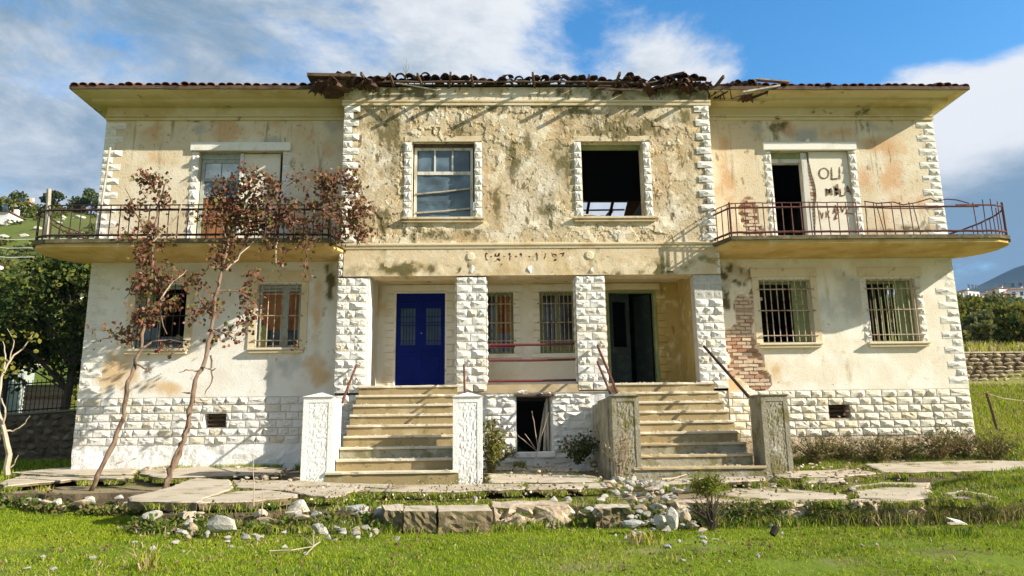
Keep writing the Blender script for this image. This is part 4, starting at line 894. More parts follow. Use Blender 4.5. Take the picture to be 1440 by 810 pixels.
# ---- doors
def door(label=None):
    o = obj('door', None, house)
    if label: o['label'] = label
    return o
x0, x1, z0, z1 = BD; d = door('blue double door with grilled frosted panes'); Y = PB+.04
m = MB(); m.box(x0-.035, x0+.012, PB-.03, PB+.12, z0, z1+.02).box(x1-.012, x1+.035, PB-.03, PB+.12, z0, z1+.02).box(x0+.012, x1-.012, PB-.03, PB+.12, z1-.012, z1+.02); m.build('frame', M['trim_w'], d)
xm = (x0+x1)/2
for s, (a, b) in enumerate(((x0+.014, xm-.003), (xm+.003, x1-.014))):
    m = MB(); gl = (a+.10+.02*s, b-.10-.02*(1-s)+.0, z0+1.03, z1-.36)
    m.box(a, gl[0], Y, Y+.05, z0, z1-.014).box(gl[1], b, Y, Y+.05, z0, z1-.014).box(gl[0], gl[1], Y, Y+.05, gl[3], z1-.014).box(gl[0], gl[1], Y, Y+.05, z0, gl[2])
    m.box(gl[0]-.02, gl[1]+.02, Y-.022, Y-.001, gl[2]-.10, gl[2]-.06); m.bev(gl[0]-.01, gl[1]+.01, Y-.014, Y-.001, z0+.12, gl[2]-.16, .012); m.bev(gl[0]+.05, gl[1]-.05, Y-.026, Y-.012, z0+.20, gl[2]-.24, .012)
    m.box(gl[0]-.02, gl[1]+.02, Y-.02, Y-.001, z1-.25, z1-.20)
    lf = m.build('door_leaf', M['blue'], d); pane(lf, gl[0], gl[1], gl[2], gl[3], Y+.035, 'glass_t') if False else None
    pn = MB(); pn.box(gl[0], gl[1], Y+.03, Y+.036, gl[2], gl[3]); pn.build('pane', M['glass_t'], d)
    g = MB()
    for k in range(1, 5): xx = gl[0]+(gl[1]-gl[0])*k/5; g.box(xx-.006, xx+.006, Y+.008, Y+.02, gl[2], gl[3])
    for zz in (gl[2]+.10, gl[2]+.46, gl[2]+.52, gl[3]-.2): g.box(gl[0], gl[1], Y+.004, Y+.016, zz-.006, zz+.006)
    g.build('grille', M['blue'], d)
m = MB(); m.tube([(xm+.02, Y-.05, z0+1.3), (xm+.02, Y, z0+1.3)], .016, 8); m.build('handle', M['iron_b'], d)
m = MB(); m.box(xm-.03, xm+.03, Y-.016, Y-.002, z0+.02, z1-.02); m.build('cover_strip', M['blue'], d)
x0, x1, z0, z1 = DD; d = door('dark open double door in the stained porch corner'); Y = PB+.05
M['door_g'] = mat('dark green old paint', (.014, .024, .019), [((.03, .045, .036), 4., .5, .7), ((.02, .022, .02), 8., .52, .7)], bump=.003, rough=.6)
m = MB(); m.box(x0, x0+.05, PB-.02, PB+.14, z0, z1).box(x1-.06, x1, PB-.02, PB+.14, z0, z1).box(x0+.05, x1-.06, PB-.02, PB+.14, z1-.05, z1); m.build('frame', M['wood_gn'], d)
def leaf(a, b, ang, hinge):
    m = MB(); wd = b-a
    m.box(0, .09, 0, .045, 0, z1-z0-.06).box(wd-.09, wd, 0, .045, 0, z1-z0-.06).box(.09, wd-.09, 0, .045, 0, .95).box(.09, wd-.09, 0, .045, z1-z0-.25, z1-z0-.06).bev(.12, wd-.12, -.015, 0, .12, .8, .012)
    o = m.build('door_leaf', M['door_g'], d)
    o.location = (hinge, Y, z0); o.rotation_euler = (0, 0, ang) if hinge < (x0+x1)/2 else (0, 0, math.pi-ang)
leaf(0, .5, R(12), x0+.06)
m = MB(); wd = .5; m.box(0, wd, 0, .04, 0, 2.2); o = m.build('door_leaf', M['door_g'], d); o.location = (x1-.08, Y+.1, z0); o.rotation_euler = (0, 0, R(128))
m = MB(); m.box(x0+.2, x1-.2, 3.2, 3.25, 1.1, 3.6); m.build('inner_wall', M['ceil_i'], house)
# upper balcony doors
def updoor(D, post, left=True):
    x0, x1, z0, z1 = D
    slab_box('lintel', 'trim_w', house, x0-.18, x1+.18, -.075, .03, z1+.0, z1+.20)
    c = at(338 if left else 1136, 203 if left else 197, y=-.08); V, Fk = boulder(5 if left else 6, 1); m = MB(); m.add([(c.x+v[0]*.17, -.07+v[1]*.07, c.z+v[2]*.17) for v in V], Fk); m.build('carved_boss', M['trim_w'], house)
    for s, (a, b) in enumerate(((x0-.17, x0-.006), (x1+.006, x1+.17))):
        z = z0; k = 0
        while z < z1-.02:
            e = min(z+(.17 if k % 2 else .24), z1-.004); stone('surround_stone', ST_Q if (left and s == 0) or not left else ST_W, a, b, z+.004, e-.002, 0, .045 if not (left and s) else .02, house); z = e; k += 1
updoor(LD, 0, True); updoor(RD, 0, False)
x0, x1, z0, z1 = LD; d = door('weathered balcony door with bright transom and brown boards'); xm = x0+.95
m = MB(); m.box(xm+.03, x1-.08, .10, .16, z0, z1-.02); m.build('infill_panel', M['infill'], d)
m = MB(); m.box(xm-.04, xm+.03, .04, .16, z0, z1-.03); m.build('door_post', M['frame_w'], d)
frame(d, x0+.02, xm-.04, z0, z1-.14, .14, .075, 'frame_g', tran=((z1-.62, .07), (z1-1.02, .07)), d=.07)
m = MB(); m.box(x0+.01, xm-.04, .12, .3, z1-.14, z1-.01); m.build('lintel_board', M['frame_g'], d)
pane(d, x0+.09, xm-.11, z1-.585, z1-.21, .17, 'glass_w'); pane(d, x0+.09, xm-.11, z1-.985, z1-.655, .17, 'film')
m = MB(); xx = x0+.46; m.box(xx-.006, xx+.006, .16, .172, z1-.585, z1-.21); m.build('glazing_bar', M['wood_d'], d)
for k in range(4): a = x0+.09+k*.165; m = MB(); m.box(a+.004, a+.158, .16, .185, z0+.02+(.0 if k != 2 else .1), z1-1.06-(.06 if k == 2 else 0)); m.build('board', M['wood_br'], d)
m = MB(); m.box(x0+.1, xm-.1, .145, .159, z0+.72, z0+.80); m.build('ledge', M['wood_br'], d)
x0, x1, z0, z1 = RD; d = door('half open doorway beside a plastered panel with painted letters'); xm = x0+.80
m = MB(); m.box(x0+.01, x0+.05, .12, .28, z0, z1-.15).box(xm-.07, xm+.06, .06, .24, z0, z1-.02).box(x0+.05, xm-.07, .12, .28, z1-.24, z1-.15); m.build('frame', M['frame_w'], d)
m = MB(); m.box(x0+.01, xm-.071, .10, .34, z1-.15, z1-.005); m.build('lintel_board', M['wood_gn'], d)
V = []; Fk = []; zs = np.linspace(z0, z1-.005, 40)       # rendered panel with a ragged broken left edge
for i, z in enumerate(zs):
    e = xm+.10+.06*float(fbm(z*3.1, 1., 55, 4))-.03 + .10*math.exp(-((z-5.55)/.55)**2); xs = np.linspace(e, x1-.005, 10)
    for x in xs: V.append((x, .045+.006*float(fbm(x*4, z*4, 3, 3)), z))
for i in range(39):
    for j in range(9): Fk.append((i*10+j, i*10+j+1, (i+1)*10+j+1, (i+1)*10+j))
    Fk.append((i*10, (i+1)*10, len(V)+i+1, len(V)+i))
for i in range(40): V.append((V[i*10][0]+.01, .12, V[i*10][2]))
m = MB(); m.add(V, Fk); pnl = m.build('plaster_panel', M['infill'], d)
m = MB(); m.box(xm+.06, x1-.005, .12, .22, z0, z1-.005); m.build('infill_core', M['rough_b'], d)
z = 4.75
while z < 6.25:
    o = obj('brick', BR[0], d); o.location = (xm+.13+random.uniform(-.015, .02), .115, z); o.scale = (.17, .08, .074); o.rotation_euler = (0, random.uniform(-.06, .06), random.uniform(-.1, .1)); z += .082
m = MB(); Y = .043
def let(segs, px, py, sx, sy, wd, mm): strokes(mm, segs, px, py, sx, sy, Y, wd, .003)
CIRC = [(.5+.5*math.cos(t*math.pi/7), .5+.5*math.sin(t*math.pi/7)) for t in range(15)]
let([CIRC], 1152, 236.5, 13.5, 14.5, .030, m); let([[(0, 0), (.08, 1), (1, .98)]], 1169.5, 236, 8.5, 15.5, .030, m); let([[(0, 0), (.15, 1)]], 1180.5, 235.5, 3.5, 15.5, .030, m)
m.build('painted_letters', M['paint_m'], d)
m = MB()
let([[(0, .1), (.1, 1)], [(0, .25), (.9, .1), (1, .9)], [(.05, .6), (.95, .5)], [(.5, .2), (.55, .8)]], 1162, 265, 8, 9.5, .035, m)
let([[(0, .0), (.15, 1)], [(.4, -.2), (.6, .8)], [(0, .5), (.5, .3)], [(.15, .9), (.6, .75)]], 1174.5, 262, 8, 12, .045, m); let([[(0, 0), (.1, 1), (1, .9)]], 1181.5, 266, 6, 9.5, .035, m); let([[(0, 1), (.4, 0), (1, .9)], [(.2, .6), (.8, .6)]], 1188.5, 262, 8, 12, .035, m)
m.build('painted_letters', M['paint_m'], d)
m = MB(); let([[(0, 0), (.4, 1), (.6, .3)]], 1153, 296, 8, 11, .02, m); let([[(0, 0), (.1, 1)], [(.9, 0), (.1, .5), (1, 1)]], 1162, 297, 5, 9, .02, m)
let([[(0, .9), (.4, 0), (1, .8)], [(.1, .55), (.9, .5)]], 1172, 289, 8, 12, .028, m); let([[(0, 0), (.6, .4), (0, 1), (.7, .9)]], 1174, 296, 5, 12, .03, m); let([[(0, 0), (.4, .9), (1, 0)]], 1182, 290, 7, 9, .022, m); let([[(0, .1), (.9, 0), (.2, .9), (1.2, 1)]], 1188, 290, 9, 11, .022, m)
m.build('painted_letters', M['paint_r'], d)

# ---- staircases
SY, SR, TR = -.62, .2025, .289
def staircase(x0, x1, posts, label):
    st = obj('staircase', None, house); st['label'] = label
    for k in range(9):
        z = 1.15-SR*k; y = SY-TR*k-.02; n = 16; V = []
        xa, xb = (x0, x1)
        if k == 8: xa, xb = x0-.12, x1+.12
        prof = lambda c, e: [(y+TR+.02, z-.0), (y-.035+c, z-.0+e), (y-.045+c, z-.012+e), (y-.043+c*.6, z-.045), (y-.01, z-.05), (y-.01, z-SR-.06), (y+TR+.02, z-SR-.06)]
        if k == 0: z -= .0
        m = MB(); L = 7
        for i in range(n+1):
            x = xa+(xb-xa)*i/n; c = max(0, random.gauss(-.004, .012)); e = -abs(random.gauss(0, .003))
            if random.random() < .08: c += .035
            V += [(x, a, b) for a, b in prof(c, e)]
        if k == 0: V = [(x_, y_ if y_ < SY+.02 else -.60, z_+.003) for x_, y_, z_ in V]
        Fk = [(i*L+j, i*L+(j+1) % L, (i+1)*L+(j+1) % L, (i+1)*L+j) for i in range(n) for j in range(L)]+[tuple(range(L)), tuple(range(n*L+L-1, n*L-1, -1))]
        m.add(V, Fk); m.mi = [1 if (f_ < n*L and f_ % L in (0, 1, 2, 6)) else 0 for f_ in range(len(Fk))]
        m.build('step', [M['riser'] if k < 6 else (M['moss'] if x0 > 0 or k == 6 else M['riser']), M['tread'] if k < 6 or x0 < 0 else M['step']], st)  # lower steps take darker materials: post shade put into their colour
    for (a, b, y0, y1, zt, zb, mt, cap) in posts:
        p = MB(); fr = .085; y = y0
        p.box(a, b, y+.03, y1, zb, zt); p.box(a, a+fr, y+.012, y+.029, zb, zt).box(b-fr, b, y+.012, y+.029, zb, zt).box(a+fr, b-fr, y+.012, y+.029, zt-.10, zt)
        if cap: p.add([(a-.02, y0-.02, zt+.001), (b+.02, y0-.02, zt+.001), (b+.02, y0+(b-a), zt+.001), (a-.02, y0+(b-a), zt+.001), ((a+b)/2, y0+(b-a)/2, zt+.09)], [(0, 1, 4), (1, 2, 4), (2, 3, 4), (3, 0, 4), (0, 3, 2, 1)])
        else: p.bev(a-.015, b+.015, y0-.015, y1, zt+.001, zt+.03, .008)
        po = p.build('newel_post', M[mt], st)
        nu, nv = 12, 40; V = []
        for j in range(nv+1):
            for i in range(nu+1):
                e = i in (0, nu) or j == nv
                V.append((a+fr+(b-a-2*fr)*i/nu, y+.026-(0 if e else random.uniform(-.002, .013)), zb+(zt-.10-zb)*j/nv))
        r_ = MB(); r_.add(V, [(j*(nu+1)+i, j*(nu+1)+i+1, (j+1)*(nu+1)+i+1, (j+1)*(nu+1)+i) for j in range(nv) for i in range(nu)]); r_.build('rough_infill', M[mt], st)
    return st
stL = staircase(-3.58, -1.56, [(-4.12, -3.60, -2.97, -2.25, .80, -.75, 'post_w', True), (-1.535, -1.03, -2.97, -2.42, .775, -.75, 'post_w', True)], 'left stone staircase with white posts')
stR = staircase(1.70, 3.76, [(1.24, 1.72, -2.97, -1.2, .755, -.75, 'post_g', True), (3.89, 4.37, -2.95, -2.35, .73, -.8, 'post_g', False)], 'right stone staircase with grey mossy posts')
m = MB(); m.box(1.215, 1.26, -2.60, -.62, -.75, .70); m.build('cheek_wall', M['moss'], stR)
for m_ in (o for o in COL.objects if o.parent == stR and o.name.startswith('newel')):
    pass
def rail(px, py, ya, qx, qy, yb, r, st, mt='iron_r'):
    a, b = at(px, py, y=ya), at(qx, qy, y=yb); m = MB(); m.tube([a, a.lerp(b, .5)+Vector((0, 0, .004)), b], r, 7); m.build('handrail', M[mt], st)
rail(501, 514, -.66, 481, 566, -2.3, .024, stL); rail(652.5, 513, -.7, 653.5, 552, -2.2, .022, stL)
rail(840, 486, -.68, 868, 553, -2.3, .026, stR); rail(840, 509, -.68, 858, 553, -2.1, .024, stR); rail(990, 487, -.68, 1053, 558, -2.35, .030, stR, 'iron_d')
# leaves, grit and plaster crumbs lying on the steps
m = MB()
for k in range(9):
    for i in range(60):
        x = random.uniform(1.75, 3.72) if random.random() < .7 else random.uniform(-3.5, -1.6); y = SY-TR*k-random.uniform(-.02, .25)+.2; z = 1.15-SR*k+.006; s = random.uniform(.008, .03)
        m.add([(x-s, y-s*.6, z), (x+s, y-s*.8, z), (x+s*.7, y+s, z), (x-s*.6, y+s, z), (x, y, z+s*random.uniform(.3, 1.))], [(0, 1, 4), (1, 2, 4), (2, 3, 4), (3, 0, 4)])
tag(m.build('grit', [M['rock_b']], house), kind='stuff')

# ---- balconies
OUT = [(-3.92, -.56), (-4.18, -1.22), (-6.0, -1.27), (-8.0, -1.27), (-9.4, -1.27), (-9.88, -1.26), (-10.18, -1.14), (-10.34, -.92), (-10.36, -.6), (-10.22, -.2), (-9.97, .1), (-9.58, .34)]
def resample(P, st):
    P = [Vector(p) for p in P]; out = [P[0]]; acc = 0
    for a, b in zip(P, P[1:]):
        L = (b-a).length; t = st-acc
        while t <= L: out.append(a.lerp(b, t/L)); t += st
        acc = (acc+L) % st
    return out
def inset(P, d):
    P = [Vector(p) for p in P]; out = []
    for i, p in enumerate(P):
        t = (P[min(i+1, len(P)-1)]-P[max(i-1, 0)]).normalized(); n = Vector((-t.y, t.x)); out.append(p-n*(-d) if False else p+n*(-d if n.dot(Vector((-7, .5))-p) < 0 else d))
    return out
def balcony(s):
    b = obj('balcony', None, house); mir = lambda P: [(s*-1*p[0] if s > 0 else p[0], p[1]) for p in P]
    b['label'] = 'left balcony overgrown with vine' if s < 0 else 'right balcony with bent rusty railing'
    wall = [(-9.58, .0), (-4.09, .0), (-4.09, -.56)]
    rim = [tuple(p) for p in inset(OUT, 0)]; low = [tuple(p) for p in inset(OUT, .05)]; bot = [tuple(p) for p in inset(OUT, .16)]
    m = MB(); m.prism(mir(rim+wall), 2, 4.06, 4.14); m.build('slab', M['rim'], b)
    V = []; n = len(low)+3
    for z, ring in ((4.058, low+wall), (3.985, low+wall), (3.94, bot+wall)): V += [(x, y, z) for x, y in mir(ring)]
    m = MB(); m.add(V, [tuple(range(n)), tuple(range(2*n, 3*n))]+[(r*n+i, r*n+(i+1) % n, (r+1)*n+(i+1) % n, (r+1)*n+i) for r in range(2) for i in range(n)]); m.build('slab_underside', M['under'], b)
    path = [tuple(p) for p in inset(OUT, .06)]; mt = M['iron_d'] if s < 0 else M['iron_r']
    def rl(P, z, r, name='rail', wob=0.):
        P3 = [(x, y, (z(x) if callable(z) else z)+random.uniform(-wob, wob)) for x, y in P]; P3 = [(-x if s > 0 else x, y, zz) for x, y, zz in P3]; m = MB(); m.tube(P3, r, 6); return m.build(name, mt, b)
    fine = [tuple(p) for p in resample(path, .12)]; zb, zm, zt = 4.23, 4.77, 4.87
    if s < 0:
        rl(fine, zb, .026); rl([p for p in fine if p[1] < -.6 or p[0] > -9], zm, .026); rl([p for p in fine if p[1] < -.5 or p[0] > -9], zt, .014)
        back = [p for p in fine if p[0] < -9.3 and p[1] >= -.75]; n = len(back)
        for z0_, dz in ((zm, -.30), (zt, -.30)): m = MB(); m.tube([(p[0], p[1], z0_+dz*(i/n)**.7) for i, p in enumerate(back)], .016, 6); m.build('rail', mt, b)
    else:
        rl(fine, zb, .024, wob=.004)
        rl([p for p in fine if p[0] > -9.55 and p[1] < -.5], lambda x: zm+.0, .020); rl([p for p in fine if p[0] > -9.0 and p[0] < -6.9 and p[1] < -1], lambda x: zm-.045*math.sin((x+9)/2.1*math.pi), .012)
        rl([p for p in fine if p[0] > -7.0], zt, .011, wob=.006)
        wav = [(1215,283),(1235,286),(1256,284),(1270,288),(1288,285),(1308,279),(1317,283),(1331,280),(1345,281),(1363,286)]
        m = MB(); m.tube([at(px, py, y=-1.2) for px, py in wav], .013, 6); m.build('rail', mt, b)
        endp = [p for p in fine if p[0] < -9.0]; n = len(endp); m = MB(); m.tube([(-p[0], p[1], zm+.03-.30*max(0, (i-n*.42)/(n*.58))**1.2) for i, p in enumerate(endp)], .018, 6); m.build('rail', mt, b)
    q = [tuple(p) for p in resample(path, .197)]
    for i, (x, y) in enumerate(q):
        if i == 0: continue
        end = x < -9.45 and y > -.9
        if s > 0 and -9.35 < x < -8.25 and y < -1: continue
        top = zt; zz0 = 4.13; dx = dy = 0
        if s > 0 and y < -1: dx = random.uniform(-.035, .015) if x < -6 else random.uniform(-.01, .01)
        if end: top = zm-.26*min(1, max(0, (y+.9)/1.2))+.04
        if s > 0 and x < -9.4 and y <= -.6: top = zt+random.uniform(-.02, .12)
        X = -x if s > 0 else x
        m = MB(); m.tube([(X, y, zz0), (X+dx*.5, y, (zz0+top)/2), (X+dx, y, top)], .0115, 5); m.build('baluster', mt, b)
    if s > 0:
        for px, py, qx, qy in ((1232,286,1245,331),(1283,285,1295,331)):
            m = MB(); m.tube([at(px, py, y=-1.2), at(qx, qy, y=-1.2)], .0095, 5); m.build('baluster', mt, b)
    for (x, y) in (path[1], path[7] if s < 0 else path[6]):
        X = -x if s > 0 else x; m = MB(); m.tube([(X, y, 4.12), (X, y, zt+.02)], .022, 6); m.build('rail_post', mt, b)
    return b
balL, balR = balcony(-1), balcony(1)
# painted pipe / cable under the porch edge of the right wing
# weeds on the right balcony floor

# ------------------------------------------------------------------ leaves and plants
LEAF = np.array([(0, 0, 0), (.42, .34, .10), (.30, .80, .04), (0, 1.0, -.06), (-.30, .80, .04), (-.42, .34, .10), (0, .45, -.02)], float)
LEAFF = np.array([(0, 1, 6), (1, 2, 6), (2, 3, 6), (3, 4, 6), (4, 5, 6), (5, 0, 6)])
LANCE = np.array([(0, 0, 0), (.16, .4, .05), (0, 1, -.12), (-.16, .4, .05)], float); LANCEF = np.array([(0, 1, 2), (0, 2, 3)])
def rot_from(n):
    """n random rotation frames"""
    q = rng.normal(size=(n, 4)); q /= np.linalg.norm(q, axis=1)[:, None]; a, b, c, d = q.T
    return np.stack([np.stack([1-2*(c*c+d*d), 2*(b*c-a*d), 2*(b*d+a*c)], -1), np.stack([2*(b*c+a*d), 1-2*(b*b+d*d), 2*(c*d-a*b)], -1), np.stack([2*(b*d-a*c), 2*(c*d+a*b), 1-2*(b*b+c*c)], -1)], 1)
def leaves(name, P, size, mats, w=None, tmpl=(LEAF, LEAFF), parent=None, hang=.0):
    P = np.asarray(P, float); n = len(P); Rm = rot_from(n)
    if hang:    # let blades droop
        v = np.stack([rng.normal(size=n), rng.normal(size=n), -np.abs(rng.normal(size=n))*2*hang-.2], -1); v /= np.linalg.norm(v, axis=1)[:, None]
        u = np.cross(v, rng.normal(size=(n, 3))); u /= np.linalg.norm(u, axis=1)[:, None]; Rm = np.stack([u, v, np.cross(u, v)], -1)
    s = size*rng.uniform(.55, 1.35, n); T, Fk = tmpl
    V = np.einsum('nij,kj->nki', Rm, T)*s[:, None, None]+P[:, None, :]; k = len(T)
    F = (Fk[None]+(np.arange(n)*k)[:, None, None]).reshape(-1, 3)
    mi = np.repeat(rng.choice(len(mats), n, p=w), len(Fk))
    return obj(name, np_mesh(name, V.reshape(-1, 3), F, mats, mi), parent)
# ---- the two vines climbing the left balcony
def pt(px, py, y): return at(px, py, y=y)
def wig(P, r, n=4, a=.03):
    out = []; rs = []
    for i in range(len(P)-1):
        for k in range(n):
            t = k/n; out.append(P[i].lerp(P[i+1], t)+Vector((random.uniform(-a, a), random.uniform(-a, a), random.uniform(-a, a)*.5))*(1 if (i or k) else 0)); f = (i+t)/(len(P)-1); rs.append(r[0]*(1-f)+r[1]*f)
    out.append(P[-1]); rs.append(r[1]); return out, rs
def vine(label, trunk, r, limbs, blobs, loc_i, second=None):
    T = [pt(*q) for q in trunk]; base = T[0]
    root = obj('climbing_vine', None, loc=(base.x, base.y, base.z)); tag(root, label, 'vine')
    P, rs = wig(T, r, 4, .022); m = MB(); m.tube(P, [x*random.uniform(.85, 1.2) for x in rs], 8); m.build('trunk', M['bark'], root, smooth=True)
    if second:
        P2, r2 = wig([pt(*q) for q in second], (.028, .016), 4, .03); m = MB(); m.tube(P2, r2, 6); m.build('trunk', M['bark'], root, smooth=True)
    for L in limbs:
        P_, r_ = wig([pt(*q) for q in L], (.020, .007), 4, .03); m = MB(); m.tube(P_, r_, 5); m.build('branch', M['bark_p'] if random.random() < .35 else M['bark'], root)
    LP = []; tw = MB()
    for (px, py, rx, ry, n, y) in blobs:
        k = .0142; c = pt(px, py, y)
        n = int(n*(.62 if py > 345 else .95)); nst = max(3, n//9)
        for s in range(nst):
            a = random.uniform(0, 6.28); rr = math.sqrt(random.random()); d0 = Vector((math.cos(a)*rx*k*rr, random.gauss(0, .10), math.sin(a)*ry*k*rr))
            e = c+d0; st_ = c+d0*random.uniform(.1, .5)+Vector((0, 0, -.05)); mid = st_.lerp(e, .5)+Vector((random.uniform(-.06, .06), random.uniform(-.06, .06), random.uniform(.0, .08)))
            tw.tube([st_, mid, e], [.006, .005, .003], 4)
            for j in range(n//nst):
                t = random.uniform(.3, 1.15); q = st_.lerp(mid, t*2) if t < .5 else mid.lerp(e, t*2-1); LP += [tuple(q+Vector((random.gauss(0, .095), random.gauss(0, .07), random.gauss(0, .095)))) for _r in range(3 if random.random() < .35 else 4)]
    tw = tw.build('twigs', M['bark'], root); tw['kind'] = 'stuff'
    lv = leaves('leaves', LP, .078, [M['vine_r'], M['vine_b'], M['vine_p'], M['vine_g']], [.36, .40, .09, .15], parent=root, hang=.5); lv['kind'] = 'stuff'
    return root
vine('thin leaning vine by the left barred window, leaves turned russet', [(127,692,-3.0),(148,648,-2.9),(170,597,-2.7),(173,585,-2.65),(176,553,-2.6),(186,520,-2.45),(198,492,-2.2),(204,450,-1.9),(212,400,-1.6),(216,340,-1.42),(222,290,-1.36),(236,252,-1.34)], (.046, .016),
  [[(204,450,-1.9),(180,462,-1.9),(160,472,-1.8),(130,482,-1.8)],[(204,450,-1.9),(240,400,-1.7),(262,380,-1.6)],[(212,400,-1.6),(195,390,-1.6),(175,420,-1.6)],[(216,340,-1.42),(190,300,-1.4),(176,265,-1.4)],[(198,492,-2.2),(215,480,-2.1),(240,478,-2.0),(262,482,-1.9)],[(190,510,-2.4),(206,520,-2.5),(212,525,-2.5)],[(216,340,-1.42),(250,300,-1.4),(265,270,-1.4)],[(204,450,-1.9),(225,445,-2.0),(235,470,-2)]],
  [(212,252,34,15,62,-1.36),(190,285,22,20,28,-1.36),(238,280,22,24,34,-1.38),(215,325,34,24,60,-1.40),(200,360,24,26,95,-1.45),(220,395,30,24,90,-1.6),(196,408,30,28,80,-1.65),(206,450,30,22,85,-1.9),(160,470,26,10,22,-1.8),(186,455,16,22,34,-1.85),(258,392,24,22,40,-1.6),(245,425,26,16,34,-1.75),(240,488,22,8,16,-1.95),(135,470,8,14,9,-1.8),(290,430,16,20,22,-1.7)], 0)
vine('stout vine on the left balcony with the heavy crown of brown leaves', [(230,690,-3.1),(240,662,-3.0),(254,632,-2.85),(262,605,-2.75),(268,570,-2.6),(276,535,-2.5),(290,503,-2.3),(298,462,-2.05),(303,420,-1.85),(312,385,-1.65),(320,350,-1.48),(328,318,-1.38),(340,285,-1.34)], (.052, .020),
  [[(280,522,-2.4),(262,520,-2.4),(252,524,-2.4)],[(284,515,-2.4),(300,520,-2.5),(304,518,-2.5)],[(272,552,-2.55),(256,552,-2.6)],[(270,560,-2.6),(285,567,-2.6),(294,562,-2.6)],[(318,380,-1.65),(295,372,-1.6),(284,390,-1.6)],[(318,380,-1.65),(345,350,-1.5),(365,330,-1.4)],[(322,345,-1.5),(300,290,-1.38),(292,262,-1.36)],[(328,318,-1.38),(370,290,-1.36),(400,262,-1.36),(424,250,-1.36)],[(328,318,-1.38),(390,312,-1.36),(440,306,-1.36),(475,290,-1.36),(500,262,-1.34)],[(475,290,-1.36),(500,320,-1.34),(506,345,-1.3)],[(300,440,-1.9),(270,408,-1.8)],[(306,410,-1.8),(330,408,-1.7),(352,420,-1.6)],[(298,462,-2.05),(320,470,-2),(335,480,-1.9)],[(330,365,-1.5),(350,335,-1.45),(372,345,-1.4),(358,360,-1.4)],[(390,340,-1.38),(388,370,-1.38)],[(430,340,-1.38),(430,380,-1.38)],[(296,500,-2.3),(298,530,-2.4),(288,555,-2.4)],[(335,300,-1.36),(360,250,-1.36),(385,245,-1.36)]],
  [(316,262,26,22,70,-1.36),(352,255,26,20,70,-1.36),(390,268,22,22,62,-1.36),(345,300,42,34,230,-1.36),(395,305,34,26,120,-1.37),(300,300,26,28,75,-1.38),(440,310,32,18,44,-1.37),(468,268,30,24,95,-1.36),(492,258,18,22,55,-1.35),(482,310,28,30,100,-1.35),(455,255,20,16,30,-1.36),(505,290,12,24,40,-1.3),(506,325,10,26,28,-1.28),(425,335,30,12,32,-1.37),(352,395,14,30,60,-1.45),(350,440,12,26,42,-1.5),(335,460,16,20,24,-1.6),(300,375,26,22,42,-1.6),(285,440,20,22,26,-1.9),(305,470,20,12,22,-2.0),(320,345,24,20,44,-1.45),(388,365,6,14,12,-1.38),(398,352,8,10,8,-1.38),(430,375,4,18,11,-1.38),(418,252,14,10,12,-1.36),(300,420,12,26,20,-1.85),(372,345,20,14,22,-1.4),(440,285,16,14,14,-1.37),(420,486,10,8,8,-1.2)], 1,
  [(239,664,-3.0),(246,640,-3.05),(262,610,-2.85),(270,580,-2.7)])
# sticks left on the balcony, the bare shrub at the far left
def stick(name, p, q, y0, y1, r, mt, label, cat):
    a, b = at(*p, y=y0), at(*q, y=y1); o = MB().tube([a, a.lerp(b, .5)+Vector((.006, 0, 0)), b], r, 6).build(name, M[mt]); return tag(o, label, cat)
stick('wooden_stake', (65,334), (69,266), -1.12, -1.15, .045, 'wood', 'thick pale stake upright at the far end of the left balcony', 'stake')
stick('wooden_stake', (134,344), (155,208), -1.15, -.2, .026, 'wood', 'long thin pole leaning on the house corner above the left balcony', 'pole')
def bare(name, label, lines, r, mt, leavesL=None, lm=None, ls=.1, cat='shrub'):
    L0 = [pt(*q) for q in lines[0][0]]; root = obj(name, None, loc=L0[0]); tag(root, label, cat)
    for L, rr in lines:
        P, rs = wig([pt(*q) for q in L], rr, 3, .012); m = MB(); m.tube(P, rs, 6); m.build('branch' if L is not lines[0][0] else 'trunk', M[mt], root)
    if leavesL:
        LP = [];
        for px, py, rx, ry, n, y in leavesL:
            for _ in range(n): LP.append(tuple(pt(px+random.uniform(-rx, rx), py+random.uniform(-ry, ry), y)+Vector((0, random.uniform(-.15, .15), 0))))
        lv = leaves('leaves', LP, ls, lm, parent=root, hang=.4); lv['kind'] = 'stuff'
    return root
bare('bare_sapling', 'pale bare sapling with few yellow leaves at the far left edge', [([(10,668,-3.6),(12,640,-3.6),(8,618,-3.6),(4,600,-3.6),(-4,575,-3.6)],(.05,.03)),([(6,605,-3.6),(18,606,-3.5),(30,600,-3.5),(42,585,-3.5)],(.016,.006)),([(4,600,-3.6),(8,580,-3.7),(2,560,-3.7)],(.02,.01)),([(12,660,-3.6),(22,650,-3.6),(26,640,-3.6)],(.012,.004)),([(-4,575,-3.6),(2,530,-3.4),(14,505,-3.3),(32,490,-3.2),(46,470,-3.2)],(.024,.006)),([(2,530,-3.4),(8,500,-3.4),(4,480,-3.4)],(.018,.006)),([(14,505,-3.3),(20,480,-3.3),(10,462,-3.3)],(.01,.004)),([(4,600,-3.6),(-4,625,-3.4)],(.02,.012))], None, 'bark_p',
     [(6,515,9,14,22,-3.3),(26,518,10,6,9,-3.3),(48,475,6,8,7,-3.2),(8,470,8,8,8,-3.4),(24,468,6,4,5,-3.3),(48,492,3,2,2,-3.2)], [M['leaf_y']], .075)
